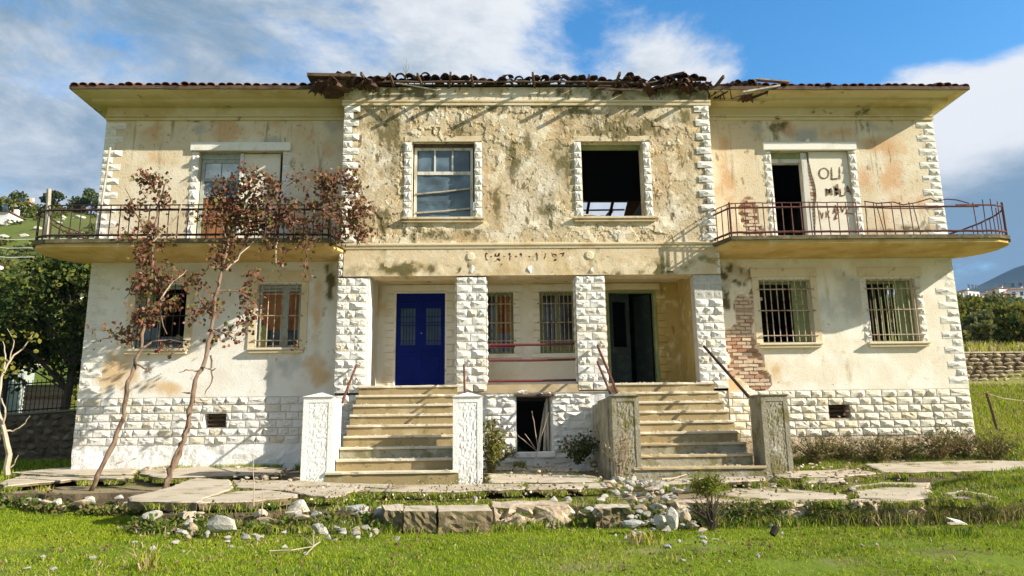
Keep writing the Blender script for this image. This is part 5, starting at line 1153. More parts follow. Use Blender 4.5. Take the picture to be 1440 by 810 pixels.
# ------------------------------------------------------------------ grass and weeds
def blades(name, X, Y, h, wd, mats, w=None, kind='stuff', lean=.5, Z=None):
    n = len(X); Z = gz(X, Y) if Z is None else Z; a = rng.uniform(0, 6.283, n); hh = h*rng.uniform(.5, 1.3, n); ww = wd*rng.uniform(.7, 1.3, n)
    dx, dy = np.cos(a), np.sin(a); b = rng.uniform(0, 6.283, n); ln = lean*hh*rng.uniform(.1, 1.2, n); lx, ly = np.cos(b)*ln, np.sin(b)*ln
    B = np.stack([X, Y, Z-.01], -1); D = np.stack([dx*ww, dy*ww, 0*ww], -1)
    mid = B+np.stack([lx*.35, ly*.35, hh*.6], -1); tip = B+np.stack([lx, ly, hh*(1-.25*lean)], -1)
    V = np.stack([B-D, B+D, mid+D*.7, mid-D*.7, tip], 1).reshape(-1, 3); i = np.arange(n)[:, None]*5
    F = (np.array([[0, 1, 2], [0, 2, 3], [3, 2, 4]])[None]+i[:, None]).reshape(-1, 3); mi = np.repeat(rng.choice(len(mats), n, p=w), 3)
    o = obj(name, np_mesh(name, V, F, mats, mi)); o['kind'] = kind; return o
n = 230000; X = rng.uniform(-8.5, 8, n); Y = -11.2+rng.random(n)**.85*5.2*1.0
keepm = (fbm(X*1.2, Y*1.5, 55, 4) > rng.uniform(.22, .52, n)) & (Y < fedge(X)+.05) & (np.abs(X-CAMX) < (Y+16)*.92+.3)
blades('lawn_grass', X[keepm], Y[keepm], .042, .0035, [M['grass1'], M['grass2'], M['straw'], M['weed']], [.66, .24, .04, .06], lean=.9)
n = 60000; X = rng.uniform(-8.5, 8, n); Y = -11.2+rng.random(n)*5.2; k = (fbm(X*2.2, Y*2.6, 57, 4) > .57) & (Y < fedge(X)+.05) & (np.abs(X-CAMX) < (Y+16)*.92+.3)
blades('lawn_grass', X[k], Y[k], .065, .0045, [M['grass1'], M['grass2'], M['straw'], M['weed']], [.52, .18, .10, .20], lean=1.0)
n = 9000; X = rng.uniform(-8.5, 8, n); Y = -11+rng.random(n)*5; k = (fbm(X*1.4, Y*2.2, 58, 4) > .60) & (Y < fedge(X)+.05)
blades('dry_lawn_grass', X[k], Y[k], .075, .005, [M['straw'], M['grass2'], M['dryweed']], [.6, .2, .2], lean=1.6)
# longer grass: left lawn up to the slabs, right bank, and beyond
n = 60000; X = rng.uniform(-13, -5, n); Y = rng.uniform(-7, -3.4, n); k = (Y < fedge(X)+.1)
blades('lawn_grass', X[k], Y[k], .055, .0045, [M['grass1'], M['grass2'], M['weed']], [.62, .25, .13], lean=.8)
n = 70000; X = rng.uniform(5.2, 13.5, n); Y = rng.uniform(-7.5, -.2, n); k = (fbm(X*1.1, Y*1.4, 66, 4) > .40) & ~((Y > -3.) & (Y < -1.2) & (X < 10))
blades('bank_grass', X[k], Y[k], .10, .006, [M['grass1'], M['grass2'], M['straw'], M['weed']], [.46, .28, .13, .13], lean=.7)
n = 60000; X = rng.uniform(9.7, 20, n); Y = rng.uniform(-1.5, 10, n)
blades('meadow_grass', X, Y, .20, .011, [M['grass1'], M['grass2'], M['straw'], M['weed']], [.36, .30, .22, .12], lean=.6)
n = 26000; X = rng.uniform(10, 40, n); Y = rng.uniform(10.4, 28, n)
blades('dry_field_grass', X, Y, .45, .03, [M['grass2'], M['straw'], M['weed']], [.42, .46, .12], lean=.5)
n = 26000; X = rng.uniform(-22, -9.7, n); Y = rng.uniform(-3, 7.2, n)
blades('shaded_grass', X, Y, .16, .010, [M['grass1'], M['weed'], M['grass2']], [.4, .4, .2], lean=.6)
# weeds on and along the terrace: broken front edge, joints, foot of walls
def along(pix, n, sp, h, mats, w, name, dz=0, wd=.006, tm=(LEAF, LEAFF), lf=0):
    XY = []
    for _ in range(n):
        i = random.randrange(len(pix)-1); t = random.random(); a, b = pix[i], pix[i+1]; XY.append((a[0]+(b[0]-a[0])*t, a[1]+(b[1]-a[1])*t))
    P = [terr(px+random.gauss(0, sp), py+random.gauss(0, sp*.22), dz) for px, py in XY]; X = np.array([p.x for p in P]); Y = np.array([p.y for p in P]); Zb = np.minimum(gz(X, Y), np.array([p.z for p in P])+.03)
    return X, Y, np.maximum(Zb, gz(X, Y))
GW = [M['grass1'], M['grass2'], M['weed'], M['straw']]
A = [along([(430,694),(500,694),(640,697),(740,695),(870,692)], 3800, 8, 0, 0, 0, ''), along([(560,704),(640,703),(720,700),(840,702),(890,704)], 3400, 8, 0, 0, 0, ''), along([(480,676),(640,676)], 800, 6, 0, 0, 0, ''), along([(1030,690),(1120,686),(1190,690),(1200,680)], 2200, 9, 0, 0, 0, ''), along([(1100,672),(1190,676),(1300,672),(1440,668)], 3000, 8, 0, 0, 0, ''), along([(890,668),(1000,678),(1070,682)], 1400, 9, 0, 0, 0, ''), along([(420,684),(460,690),(500,694)], 500, 6, 0, 0, 0, ''), along([(1310,690),(1330,694),(1400,690)], 1500, 7, 0, 0, 0, '')]
X = np.concatenate([a[0] for a in A]); Y = np.concatenate([a[1] for a in A])
blades('terrace_weeds', X, Y, .075, .006, GW, [.34, .22, .26, .18], lean=.9, Z=np.concatenate([a[2] for a in A]))
XY = []
for pix, th, dz, _ in SLABS:
    for (a, b) in zip(pix, pix[1:]+pix[:1]):
        L_ = math.hypot(b[0]-a[0], b[1]-a[1])
        for _k in range(int(L_*1.4)):
            t = random.random(); px, py = a[0]+(b[0]-a[0])*t, a[1]+(b[1]-a[1])*t
            if float(fbm(px*.05, py*.11, 83, 3)) < .50: continue
            p = terr(px+random.gauss(0, 1.5), py+random.gauss(.8, .8)); XY += [(p.x+random.gauss(0, .03), p.y-.03+random.gauss(0, .03), float(tz(p.y))-.06) for _q in range(9)]
XY = np.array(XY); blades('joint_weeds', XY[:, 0], XY[:, 1], .085, .0055, GW, [.30, .20, .26, .24], lean=.9, Z=XY[:, 2])
n = 12000; X = rng.uniform(-5.3, 5.6, n); Y = -6.62+rng.normal(0, .13, n); k = fbm(X*1.5, X*0+9, 33, 3) > .42
blades('edge_weeds', X[k], Y[k], .13, .0055, GW, [.36, .2, .26, .18], lean=.8)
n = 2600; X = rng.uniform(-5.3, 5.6, n); Y = -6.60+rng.normal(0, .12, n); P = np.stack([X, Y, gz(X, Y)+rng.uniform(.02, .14, n)], -1); k = fbm(X*1.5, X*0+11, 43, 3) > .5
o = leaves('edge_weeds', P[k], .05, [M['weed'], M['leaf_m'], M['dryweed']], [.5, .3, .2]); o['kind'] = 'stuff'
n = 9000; X = rng.uniform(-5., 5.2, n); Y = rng.uniform(-6.2, -3.2, n); k = fbm(X*1.8, Y*2.2, 53, 4) > .60
blades('terrace_weeds', X[k], Y[k], .07, .0055, GW, [.32, .2, .22, .26], lean=.9, Z=tz(Y[k])-.08)
# dead leaves and crumbs on the paving
n = 2600; X = rng.uniform(-5.2, 6., n); Y = rng.uniform(-6.1, -1.2, n); k = fbm(X*1.3, Y*1.6, 93, 4) > .46; P = np.stack([X, Y, tz(Y)+.015], -1)[k]
o = leaves('leaf_litter', P, .035, [M['vine_b'], M['dryweed'], M['straw'], M['rock']], [.4, .3, .15, .15]); o['kind'] = 'stuff'
n = 16000; X = rng.uniform(1.2, 6.2, n); Y = -6.50+rng.normal(0, .16, n); k = fbm(X*1.4, X*0+13, 73, 3) > .36
blades('edge_weeds', X[k], Y[k], .24, .0055, [M['dryweed'], M['weed'], M['straw'], M['grass2']], [.36, .30, .20, .14], lean=.9)
n = 5000; X = rng.uniform(1.4, 6.2, n); Y = -6.50+rng.normal(0, .14, n); P = np.stack([X, Y, gz(X, Y)+rng.uniform(.03, .26, n)], -1); k = fbm(X*1.4, X*0+15, 75, 3) > .44
o = leaves('edge_weeds', P[k], .045, [M['weed'], M['dryweed'], M['leaf_m']], [.45, .35, .2]); o['kind'] = 'stuff'
n = 2600; X = rng.uniform(-7.5, 7, n); Y = rng.uniform(-10.8, -6.8, n); k = fbm(X*1.1, Y*2.0, 95, 4) > .55; P = np.stack([X, Y, gz(X, Y)+.03], -1)[k]
o = leaves('lawn_litter', P, .03, [M['litter'], M['vine_b'], M['dryweed']], [.35, .3, .35]); o['kind'] = 'stuff'
def wallfoot(x0, x1, n, h, w, y=-.25, sp=.14, name='wall_foot_weeds'):
    X = rng.uniform(x0, x1, n); Y = y+rng.normal(0, sp, n); k = fbm(X*1.6, X*0, 9, 3) > .42; return blades(name, X[k], Y[k], h, .006, GW, w, lean=.7, Z=np.full(k.sum(), -.52))
wallfoot(-8.4, -4.3, 3500, .16, [.4, .25, .25, .1]); wallfoot(-1.0, 1.2, 2500, .16, [.2, .15, .4, .25], y=-.95)
# hanging and standing weeds over the broken edge (rough band between slabs and lawn)
n = 30000; X = rng.uniform(-5.2, 6.4, n); Y = fedge(X)+rng.normal(-.10, .18, n); k = (fbm(X*1.3, X*0+2, 19, 3) > np.where(X > 1.9, .30, .45)) & (rng.random(n) < np.where(X > 1.6, 1, .5))
blades('edge_weeds', X[k], Y[k], .17, .006, GW, [.28, .18, .28, .26], lean=.8)
n = 3000; X = rng.uniform(-5.2, 6.2, n); Y = fedge(X)+rng.normal(-.15, .15, n); P = np.stack([X, Y, gz(X, Y)+rng.uniform(.02, .2, n)], -1); k = fbm(X*1.5, X*0+5, 29, 3) > .46
o = leaves('edge_weeds', P[k], .055, [M['weed'], M['leaf_m']], None); o['kind'] = 'stuff'
n = 5000; X = rng.uniform(-12, -5.2, n); Y = fedge(X)+rng.normal(-.05, .12, n); P = np.stack([X, Y, gz(X, Y)+rng.uniform(.0, .16, n)], -1); k = fbm(X*1.5, X*0+5, 39, 3) > .42
o = leaves('edge_weeds', P[k], .055, [M['weed'], M['leaf_m'], M['dryweed']], None); o['kind'] = 'stuff'
# single plants
def bush(name, label, p, rx, ry, h, n, mats, ls, w=None, tmpl=(LEAF, LEAFF), stems=7, mt='bark', group=None, cat='bush', hang=0, tall=1., parts=True):
    p = Vector(p); root = obj(name, None, loc=p); tag(root, label, cat, group)
    m = MB(); LP = []
    per = max(1, n//stems)
    for s in range(stems):
        a = random.uniform(0, 6.28); rr = math.sqrt(random.random()); e = p+Vector((math.cos(a)*rx*rr, math.sin(a)*ry*rr, h*random.uniform(.55, 1)*(1-.35*rr*rr))); mid = p.lerp(e, .5)+Vector((random.uniform(-.1, .1)*rx, random.uniform(-.1, .1)*ry, h*.08))
        m.tube([p+Vector((random.uniform(-.1, .1)*rx, 0, -.03)), mid, e], [.012*tall, .008*tall, .004*tall], 4)
        for j in range(per):
            t = random.random()**.6; q = p.lerp(mid, t*2) if t < .5 else mid.lerp(e, t*2-1); sg = .16*min(rx, h)*(.4+t); LP.append(tuple(q+Vector((random.gauss(0, sg), random.gauss(0, sg), random.gauss(0, sg)))))
    m.build('stem', M[mt], root); lv = leaves('leaves', LP, ls, mats, w, tmpl, root, hang); lv['kind'] = 'stuff'; return root
LN = (LANCE, LANCEF)
bush('climbing_weed', 'leafy weed climbing beside the white post left of the basement door', at(690,668,y=-2.0), .30, .35, 1.15, 800, [M['leaf_m'], M['leaf_y'], M['dryweed']], .06, [.5,.25,.25], stems=14)
bush('weed_clump', 'dark weed clump in the shade right of the basement door', at(812,650,y=-1.3), .38, .3, .6, 620, [M['leaf_d'], M['weed'], M['dryweed']], .06, stems=12)
bush('weed_clump', 'brown weed tuft under the basement doorway', at(706,645,y=-1.0), .45, .2, .28, 400, [M['dryweed'], M['weed']], .05, tmpl=LN, stems=14)
bush('green_shrub', 'round bright green shrub on the terrace below the right staircase', terr(995,698), .24, .24, .34, 1500, [M['grass1'], M['leaf_m'], M['leaf_y']], .05, [.45,.3,.25], LN, stems=60)
bush('weed_tuft', 'leafy green tuft in the lawn near the left edge', (-9.1, -4.6, float(gz(-9.1, -4.6))), .34, .3, .3, 620, [M['weed'], M['leaf_m']], .10, tmpl=LN, stems=18)
bush('dead_shrub', 'dry tangled shrub climbing the grey post left of the right staircase', at(872,672,y=-3.25), .30, .12, .95, 420, [M['dryweed'], M['straw'], M['leaf_m']], .05, [.5,.3,.2], LN, stems=26, mt='bark_p')
bush('dead_shrub', 'dark bare twiggy shrub against the kerb right of the rubble', (at(1005,745,z=-1.03).x, at(1005,745,z=-1.03).y+.1, -1.05), .30, .1, .48, 60, [M['dryweed']], .04, tmpl=LN, stems=34, mt='bark_d')
xs_ = [5.05, 5.75, 6.4, 7.0, 7.65, 8.3, 8.9, 9.45]
desc = ['russet dry shrub nearest the mossy post at the right wall foot', 'low straw coloured shrub under the right air vent side', 'dry brown shrub below the right air vent', 'tangled olive brown shrub at the wall below the right window', 'dense brown shrub under the rightmost window', 'dark olive shrub at the wall right of the rightmost window', 'tall brown green shrub near the right house corner', 'green brown shrub at the right house corner']
for i, x in enumerate(xs_): bush('dry_shrub', desc[i], (x, -.48-.2*(i % 2), -.52), .56, .36, random.uniform(.42, .62)+(.12 if i > 3 else 0), 800, [M['dryweed'], M['weed'], M['straw'], M['leaf_d']], .07, [.44,.22,.26,.08], LN, stems=64, mt='dryweed', group='dry shrubs along the right wall')
def tuft(label, p, h, n, mats, w=None, sp=.10, name='grass_tuft', lean=.9, wd=.006):
    X = p[0]+rng.normal(0, sp, n); Y = p[1]+rng.normal(0, sp, n); o = blades(name, X, Y, h, wd, mats, w, kind=None or 'thing', lean=lean); tag(o, label, 'grass tuft'); return o
q = at(205,800,z=-1.04); tuft('dry pale grass tuft at the lower left of the lawn', (q.x, q.y), .22, 60, [M['straw'], M['grass2']], sp=.05)
q = at(510,735,z=-1.04); tuft('dark green grass tuft in front of the grey boulder', (q.x, q.y), .20, 260, [M['weed'], M['grass1']], sp=.07)
q = at(55,715,z=-1.0); tuft('straw coloured tuft on the lawn below the left leafy tuft', (q.x, q.y), .14, 60, [M['straw'], M['grass2']], sp=.08)
q = at(395,745,z=-1.04); tuft('brown dry weed tuft left of the white boulder', (q.x, q.y), .3, 90, [M['straw'], M['dryweed']], sp=.05)
q = at(905,765,z=-1.04); tuft('dry yellow grass below the rubble heap', (q.x, q.y), .16, 120, [M['straw'], M['grass2']], sp=.07)
q = at(1330,745,z=-1.0); tuft('dark leafy grass clump at the right of the lawn', (q.x, q.y), .12, 260, [M['weed'], M['grass1']], sp=.16)
# dead stalks and twigs
def twig(label, lines, y, r=.008, mt='bark_p', z=None, name='dead_branch'):
    m = MB()
    for L in lines:
        P = [at(px, py, z=z) if z is not None else at(px, py, y=y) for px, py in L]; P, rs = wig(P, (r, r*.5), 3, .006); m.tube(P, rs, 5)
    return tag(m.build(name, M[mt]), label, 'branch')
twig('tall pale dead stalk standing before the broken slab', [[(357,712),(357,680),(356,637)]], -6.3, .008)
twig('short pale dead stalk right of the tall stalk', [[(369,724),(369,700),(369,672)],[(369,712),(365,728)]], -6.3, .007)
twig('forked pale dead branch on the lawn below the white boulder', [[(379,775),(410,774),(438,769),(443,766)],[(441,768),(430,780)],[(441,768),(430,758),(422,752)],[(441,768),(440,745),(435,725)],[(441,768),(450,762),(449,756)]], -8, .008, z=-1.0)
twig('bare twig lying on the slab before the left stairs', [[(513,685),(540,687),(570,686)],[(553,680),(548,697)],[(545,670),(553,682)],[(553,684),(575,679)]], -4, .007, 'bark', z=-.62)
twig('bleached branch on the terrace near the right stairs', [[(930,674),(950,672),(975,664)],[(950,672),(925,670)]], -4.0, .014, z=-.60)
twig('grey driftwood stick under the broken slab corner', [[(170,741),(190,743),(204,744)],[(190,743),(192,748)]], -7, .015, z=-.98)
twig('pale weed stalks inside the basement doorway', [[(757,634),(752,600),(748,578)],[(755,634),(740,622),(728,612)],[(752,630),(742,615),(738,610)],[(756,630),(764,605),(772,580)]], -.72, .010)
# roof weeds silhouetted on the sky
twig('thin weed growing on the ruined roof edge left of centre', [[(571,112),(571,98),(572,84)],[(571,104),(567,96),(568,92)],[(571,102),(575,95),(574,90)],[(571,98),(569,90)]], -.8, .006, 'leaf_s', name='roof_weed')
# ------------------------------------------------------------------ rocks and rubble
RK, RKG, RKB = boulder_set('rock', range(10)), boulder_set('rock_g', range(20, 24)), boulder_set('rock_b', range(30, 36))
def rock(label, px, py, wpx, hpx, meshes=RK, z=None, group=None, y=None, name='rock', lift=0):
    zz = -.98 if z is None else z; p = at(px, py+hpx*.5, z=zz); D = (p-cam.matrix_world.translation).length; k = D/FPX
    p = at(px, py+hpx*.38, z=zz); o = obj(name, random.choice(meshes)); o.location = (p.x, p.y, zz+hpx*k*.40+lift); o.scale = (wpx*k*1.12, max(wpx, hpx)*k*.85, hpx*k*1.18); o.rotation_euler = (random.uniform(-.15, .15), random.uniform(-.1, .1), random.uniform(-.5, .5)); return tag(o, label, 'rock', group)
rock('large cream white boulder left of the grey boulder by the lawn', 417, 721, 46, 32); rock('smooth grey boulder beside the kerb stones', 497, 721, 46, 26, RKG)
rock('white jagged rock largest of the pile under the broken slab', 314, 740, 40, 24); rock('grey blue stone block at the foot of the rubble', 891, 737, 30, 18, RKG); rock('tall white rock in the collapsed edge', 948, 736, 22, 34); rock('white slanting rock left of the tall white rock', 929, 735, 18, 26)
rock('dark grey stone in shadow next to the kerb end', 533, 725, 18, 20, RKG); rock('reddish block fragment under the broken slab corner', 218, 728, 28, 15, RKB); rock('pinkish stone beside the large white boulder', 444, 714, 12, 14, RKB)
rock('white stone on top of the small pile under the slab', 263, 738, 16, 18); rock('grey white stone next to the block fragment', 251, 724, 16, 12); rock('rounded tan stone right of the slab pile', 1072, 720, 22, 12, RKB); rock('flat cream stone beneath the right kerb', 1076, 708, 20, 8)
rock('grey stone below the large white boulder', 444, 742, 14, 14, RKG); rock('white stone near the grey boulder on the lawn', 461, 756, 12, 9); rock('lone white round stone on the lawn before the kerb', 559, 757, 9, 8); rock('white stone standing on the rough block end', 779, 703, 12, 9, z=-.75); rock('pale stone upright on the grassy kerb', 669, 702, 9, 10, z=-.78)
rock('white flat stone right of the rough block', 800, 702, 13, 10, z=-.78); rock('white angular stone at the rubble top', 845, 703, 16, 9, z=-.75); rock('slanted slab fragment below the rough block', 829, 718, 18, 9, RK, z=-.86); rock('white shard leaning in the kerb gap', 838, 724, 9, 18, z=-.95); rock('small standing white stone near the basement door', 763, 645, 5, 10, z=-.5); rock('white block by the dry shrub at the grey post', 855, 640, 8, 8, z=-.5); rock('flat white stone before the basement door', 769, 648, 13, 5, z=-.52)
S1 = 'small pale stone scattered in the grass below the broken terrace'
for px, py, w_, h_ in [(236,751,9,7),(250,750,12,10),(247,763,12,6),(215,771,9,6),(258,775,5,4),(272,753,14,9),(265,756,11,7),(291,755,8,6),(320,756,14,5),(343,751,8,5),(325,769,9,5),(338,770,7,4),(319,762,10,5),(357,752,8,5),(367,755,10,6),(379,748,8,7),(383,741,9,5),(400,769,10,5),(430,778,9,6),(472,759,8,5),(503,755,10,6),(521,753,6,8),(540,739,7,4),(516,741,6,5),(524,742,5,5),(198,755,8,5),(190,762,10,4),(166,743,5,4),(134,716,8,6),(153,710,9,5),(172,709,6,4),(866,753,5,5),(987,747,14,7),(970,740,11,7),(976,725,9,7),(965,715,10,7),(905,755,8,5),(800,746,6,5),(857,741,8,6),(1006,759,10,4),(1066,783,8,6),(960,788,10,5),(943,767,5,4),(1085,740,6,7),(880,756,6,5),(1025,790,6,4),(640,767,5,4),(1212,768,9,5),(1345,738,20,6),(1233,767,6,4),(1100,750,5,4),(60,783,9,4),(75,800,12,4),(38,799,11,3),(130,785,12,5)]:
    rock(S1, px, py, w_, h_, random.choice([RK, RK, RKB]), z=-1.04 if py > 735 else -1.0, group='small stones in the lawn edge', name='small_stone')
S2 = 'pale broken stone in the rubble heap below the right stairs'
for i in range(150):
    px, py = random.gauss(902, 27), random.gauss(684, 9)
    if i > 70: px, py = random.gauss(926, 26), random.gauss(712, 11)
    w_ = random.uniform(6, 17); z = float(tz(-4.5 if py < 690 else -5.8))+.0
    if py > 704: z = -.92
    rock(S2, px, py, w_, w_*random.uniform(.4, .7), random.choice([RK, RK, RKB]), z=z, group='rubble heap stones', name='rubble_stone')
S3 = 'small stone lying on the paving before the basement door'
for i in range(46): px, py = random.uniform(690, 850), random.uniform(650, 690); w_ = random.uniform(3, 8); rock(S3, px, py, w_, w_*.55, random.choice([RK, RKB]), z=terr(px, py).z, group='stones on the basement paving', name='small_stone')
S4 = 'tile or stone fragment scattered on the paving right of the mossy post'
M['shard'] = mat('broken tile shard', (.42, .27, .17), [((.6, .52, .42), 'rand', .2, .9), ((.24, .12, .08), 6., .5, .7)], bump=.006); RKS = boulder_set('shard', range(50, 54), 1)
for i in range(80):
    px, py = random.gauss(1160, 38), random.gauss(664, 6); px = px if i % 4 else random.uniform(1030, 1110); py = py if i % 4 else random.uniform(680, 692); w_ = random.uniform(4, 10); rock(S4, px, py, w_, w_*.4, random.choice([RKS, RKB]), z=terr(px, py).z-.01, group='fragments on the right paving', name='tile_fragment')
S5 = 'dark leaf litter clod on the paving by the left house wall'
for i in range(30): px, py = random.uniform(330, 425), random.uniform(656, 676); w_ = random.uniform(5, 12); rock(S5, px, py, w_, w_*.4, RKB, z=terr(px, py).z, group='clods by the left wall', name='earth_clod')
for i in range(14):
    px, py = random.uniform(195, 240), random.uniform(655, 664); w_ = random.uniform(5, 10); rock('broken red tile piece on the left slab', px, py, w_, w_*.4, RKS, z=terr(px, py, .05).z, group='red tile pieces on the left slab', name='tile_fragment')
# dry-stone fill under the broken terrace edge
fill = 'rough field stone in the rubble footing under the terrace edge'
for i in range(150):
    x = random.uniform(-5.2, 6.0) if i < 95 else random.uniform(-12, -5.4); y = float(fedge(x))+random.uniform(-.06, .12); z = random.uniform(-1.02, -.84) if x > -5.35 else random.uniform(-.98, -.78)
    o = obj('footing_stone', random.choice(RKB+RK[:4]), terrace); s = random.uniform(.10, .26); o.location = (x, y, z); o.scale = (s*1.3, s, s*.7); o.rotation_euler = (random.uniform(-.3, .3), random.uniform(-.3, .3), random.uniform(-1, 1))
S6 = 'loose pale stone at the foot of the broken terrace edge'
for i in range(95):
    if i < 50: px, py = random.uniform(225, 540), random.gauss(737, 10)
    else: px, py = random.uniform(868, 1000), random.gauss(730, 13)
    w_ = random.uniform(6, 15)*(1 if i % 5 else 1.4); rock(S6, px, py, w_, w_*random.uniform(.5, .8), random.choice([RK, RK, RKB, RKG]), z=-1.0 if py > 728 else -.9, group='loose stones at the terrace foot', name='loose_stone')
# litter
def at_o(px, py, z): return at(px, py, z=z)
p = at_o(1346, 740, -1.0); m = MB(); m.box(-.11, .11, -.05, .05, 0, .012); tag(m.build('plastic_scrap', M['frame_w'], loc=p+Vector((0, 0, .05)), rot=(.35, .2, .4)), 'flat white plastic scrap in weeds at the lawn right side', 'litter')
p = at_o(1086, 752, -1.02); m = MB(); m.tube([(0, 0, 0), (.05, .02, .06), (.09, .05, .06)], [.035, .04, .02], 8); tag(m.build('dark_can', M['ceil_i'], loc=p), 'small black can lying in the lawn', 'litter')
# ------------------------------------------------------------------ background left: fence, tree, garden, hillside
def fence():
    root = obj('iron_fence', None, loc=(-15, 7.42, 1.0)); tag(root, 'black iron railing fence on the dark stone wall at left', 'fence')
    xs0, xs1 = -19.5, -10.4; zf = lambda x: float(gz(x, 7.9))+.02
    def seg(z0, r, name='rail'):
        m = MB(); m.tube([(x, 7.42, zf(x)+z0) for x in np.linspace(xs0, xs1, 12)], r, 5); m.build(name, M['ceil_i'], root)
    seg(.10, .022); seg(.92, .022)
    x = xs0
    while x < xs1: m = MB(); m.tube([(x, 7.42, zf(x)+.02), (x, 7.42, zf(x)+1.02)], .011, 4); m.build('baluster', M['ceil_i'], root); x += .135
    for x in (-18, -15.85, -13.0): m = MB(); m.box(x-.045, x+.045, 7.38, 7.46, zf(x)-.1, zf(x)+1.1); m.build('post', M['ceil_i'], root)
fence()
def stone_wall(label, p0, p1, zb, zt, seed, meshes, th=.4, rows=8, coping='rough_b', lim=300):
    """dry-stone wall between two ground points; zb/zt functions of x"""
    r = random.Random(seed); root = obj('stone_wall', None, loc=(p0[0], p0[1], zb(p0[0]))); tag(root, label, 'wall')
    a, b = Vector(p0), Vector(p1); d = (b-a); L = d.length; d /= L; nrm = Vector((d.y, -d.x)); ang = math.atan2(d.y, d.x); n = 20
    V = []
    for i in range(n+1):
        p = a+d*L*i/n; V += [(p.x, p.y, zb(p.x)-.4), (p.x, p.y, zt(p.x)), (p.x-nrm.x*th, p.y-nrm.y*th, zt(p.x)), (p.x-nrm.x*th, p.y-nrm.y*th, zb(p.x)-.4)]
    m = MB(); m.add(V, [(i*4+j, i*4+(j+1) % 4, (i+1)*4+(j+1) % 4, (i+1)*4+j) for i in range(n) for j in range(4)]); m.build('core', M['mortar'], root)
    m = MB(); V = []
    for i in range(n+1):
        p = a+d*L*i/n
        for o_, z in ((.05, .004), (.05, .06), (-th-.05, .06), (-th-.05, .004)): V.append((p.x+nrm.x*o_, p.y+nrm.y*o_, zt(p.x)+z))
    m.add(V, [(i*4+j, i*4+(j+1) % 4, (i+1)*4+(j+1) % 4, (i+1)*4+j) for i in range(n) for j in range(4)]); m.build('coping', M[coping], root)
    cnt = 0
    for row in range(rows):
        s = r.uniform(0, .2)
        while s < L-.1 and cnt < lim:
            wd = r.uniform(.18, .48); p = a+d*(s+wd/2); z0 = zb(p.x); h = (zt(p.x)-z0)/rows
            o = obj('stone', r.choice(meshes), root); o.location = (p.x, p.y, z0+h*(row+.5)); o.scale = (wd*1.05, .22, h*1.15); o.rotation_euler = (r.uniform(-.1, .1), r.uniform(-.12, .12), ang+r.uniform(-.1, .1)); s += wd; cnt += 1
    return root
M['rock_k'] = mat('dark mossy field stone', (.13, .105, .075), [((.08, .075, .04), 3., .45, .65), ((.22, .19, .14), 'rand', .5, 1.)], bump=.02); RKD = boulder_set('rock_k', range(70, 75))  # darker copy of the field stone, the wall's shade put into its colour
stone_wall('dark shaded stone retaining wall under the iron fence', (-17.6, 7.30), (-10.2, 7.30), lambda x: float(gz(x, 7.1))-.05, lambda x: float(gz(x, 7.9))-.02, 3, RKD, rows=7, coping='rock_k')
wz = lambda x: float(gz(x, 9.85))
stone_wall('dry stone field wall behind the right house corner', (11.5, 9.95), (23, 10.3), lambda x: wz(x)-.05, lambda x: wz(x)+1.26, 5, RKB, rows=9)
stick('fence_stake', (1402,604), (1387,553), 1.2, 1.3, .03, 'iron_d', 'leaning rusty stake in the grass right of the house', 'stake')
m = MB(); P = [at(1362,568,y=2.5), at(1375,562,y=1.8), at(1388,553,y=1.3), at(1410,560,y=1.6), at(1440,564,y=2), at(1470,560,y=2.4)]; m.tube(P, .010, 4); tag(m.build('fence_wire', M['iron_b']), 'sagging wire strung from the leaning rusty stake', 'wire')
def tree(name, label, p, h, cr, n, mats, ls, w=None, trunk=.3, mt='bark_d', group=None, tmpl=(LEAF, LEAFF), nb=16, cat='tree', lowf=.3):
    p = Vector(p); root = obj(name, None, loc=p); tag(root, label, cat, group); m = MB(); LP = []
    top = p+Vector((random.uniform(-.1, .1)*cr, random.uniform(-.1, .1)*cr, h*.7)); m.tube([p+Vector((0, 0, -.3)), p.lerp(top, .5)+Vector((.05*cr, 0, 0)), top], [trunk*.5, trunk*.36, trunk*.12], 7); m.build('trunk', M[mt], root)
    cl = []; lm = MB()
    for b in range(nb):
        a = random.uniform(0, 6.28); rr = math.sqrt(random.random()); zt = random.uniform(lowf, 1.0); wv = math.sin(math.pi*min(1, max(.05, (zt-lowf+.18)/(1.2-lowf))))
        c = p+Vector((math.cos(a)*cr*rr*wv, math.sin(a)*cr*rr*wv, h*zt*.94)); s = p.lerp(top, max(.2, zt-.25)); lm.tube([s, s.lerp(c, .5)+Vector((0, 0, .05*h)), c], [trunk*.14, trunk*.08, trunk*.03], 4); cl.append((c, cr*random.uniform(.22, .42)))
    lm.build('limbs', M[mt], root); per = n//nb
    for c, r_ in cl:
        v = rng.normal(size=(per, 3)); v /= np.linalg.norm(v, axis=1)[:, None]; v *= (rng.random((per, 1))**.45)*r_; v[:, 2] *= .75; LP.append(v+np.array(c))
    lv = leaves('crown', np.concatenate(LP), ls, mats, w, tmpl, root); lv['kind'] = 'stuff'; return root
LM = [M['leaf_d'], M['leaf_m'], M['leaf_y']]
def gp(x, y): return (x, y, float(gz(x, y)))
tree('garden_tree', 'dense dark green tree behind the iron fence at left', gp(-15.6, 10.2), 5.8, 3.3, 11000, LM, .16, [.72,.22,.06], .3, nb=44, lowf=.27)
tree('garden_tree', 'dark tree close behind the left house corner', gp(-13.2, 11.5), 5.6, 2.6, 7000, LM, .16, [.8,.18,.02], .3, nb=30, lowf=.18)
tree('garden_tree', 'dark green tree cut by the left picture edge', gp(-19.0, 11.5), 5.2, 2.6, 4500, LM, .18, [.6,.3,.1], .3, nb=22, lowf=.28)
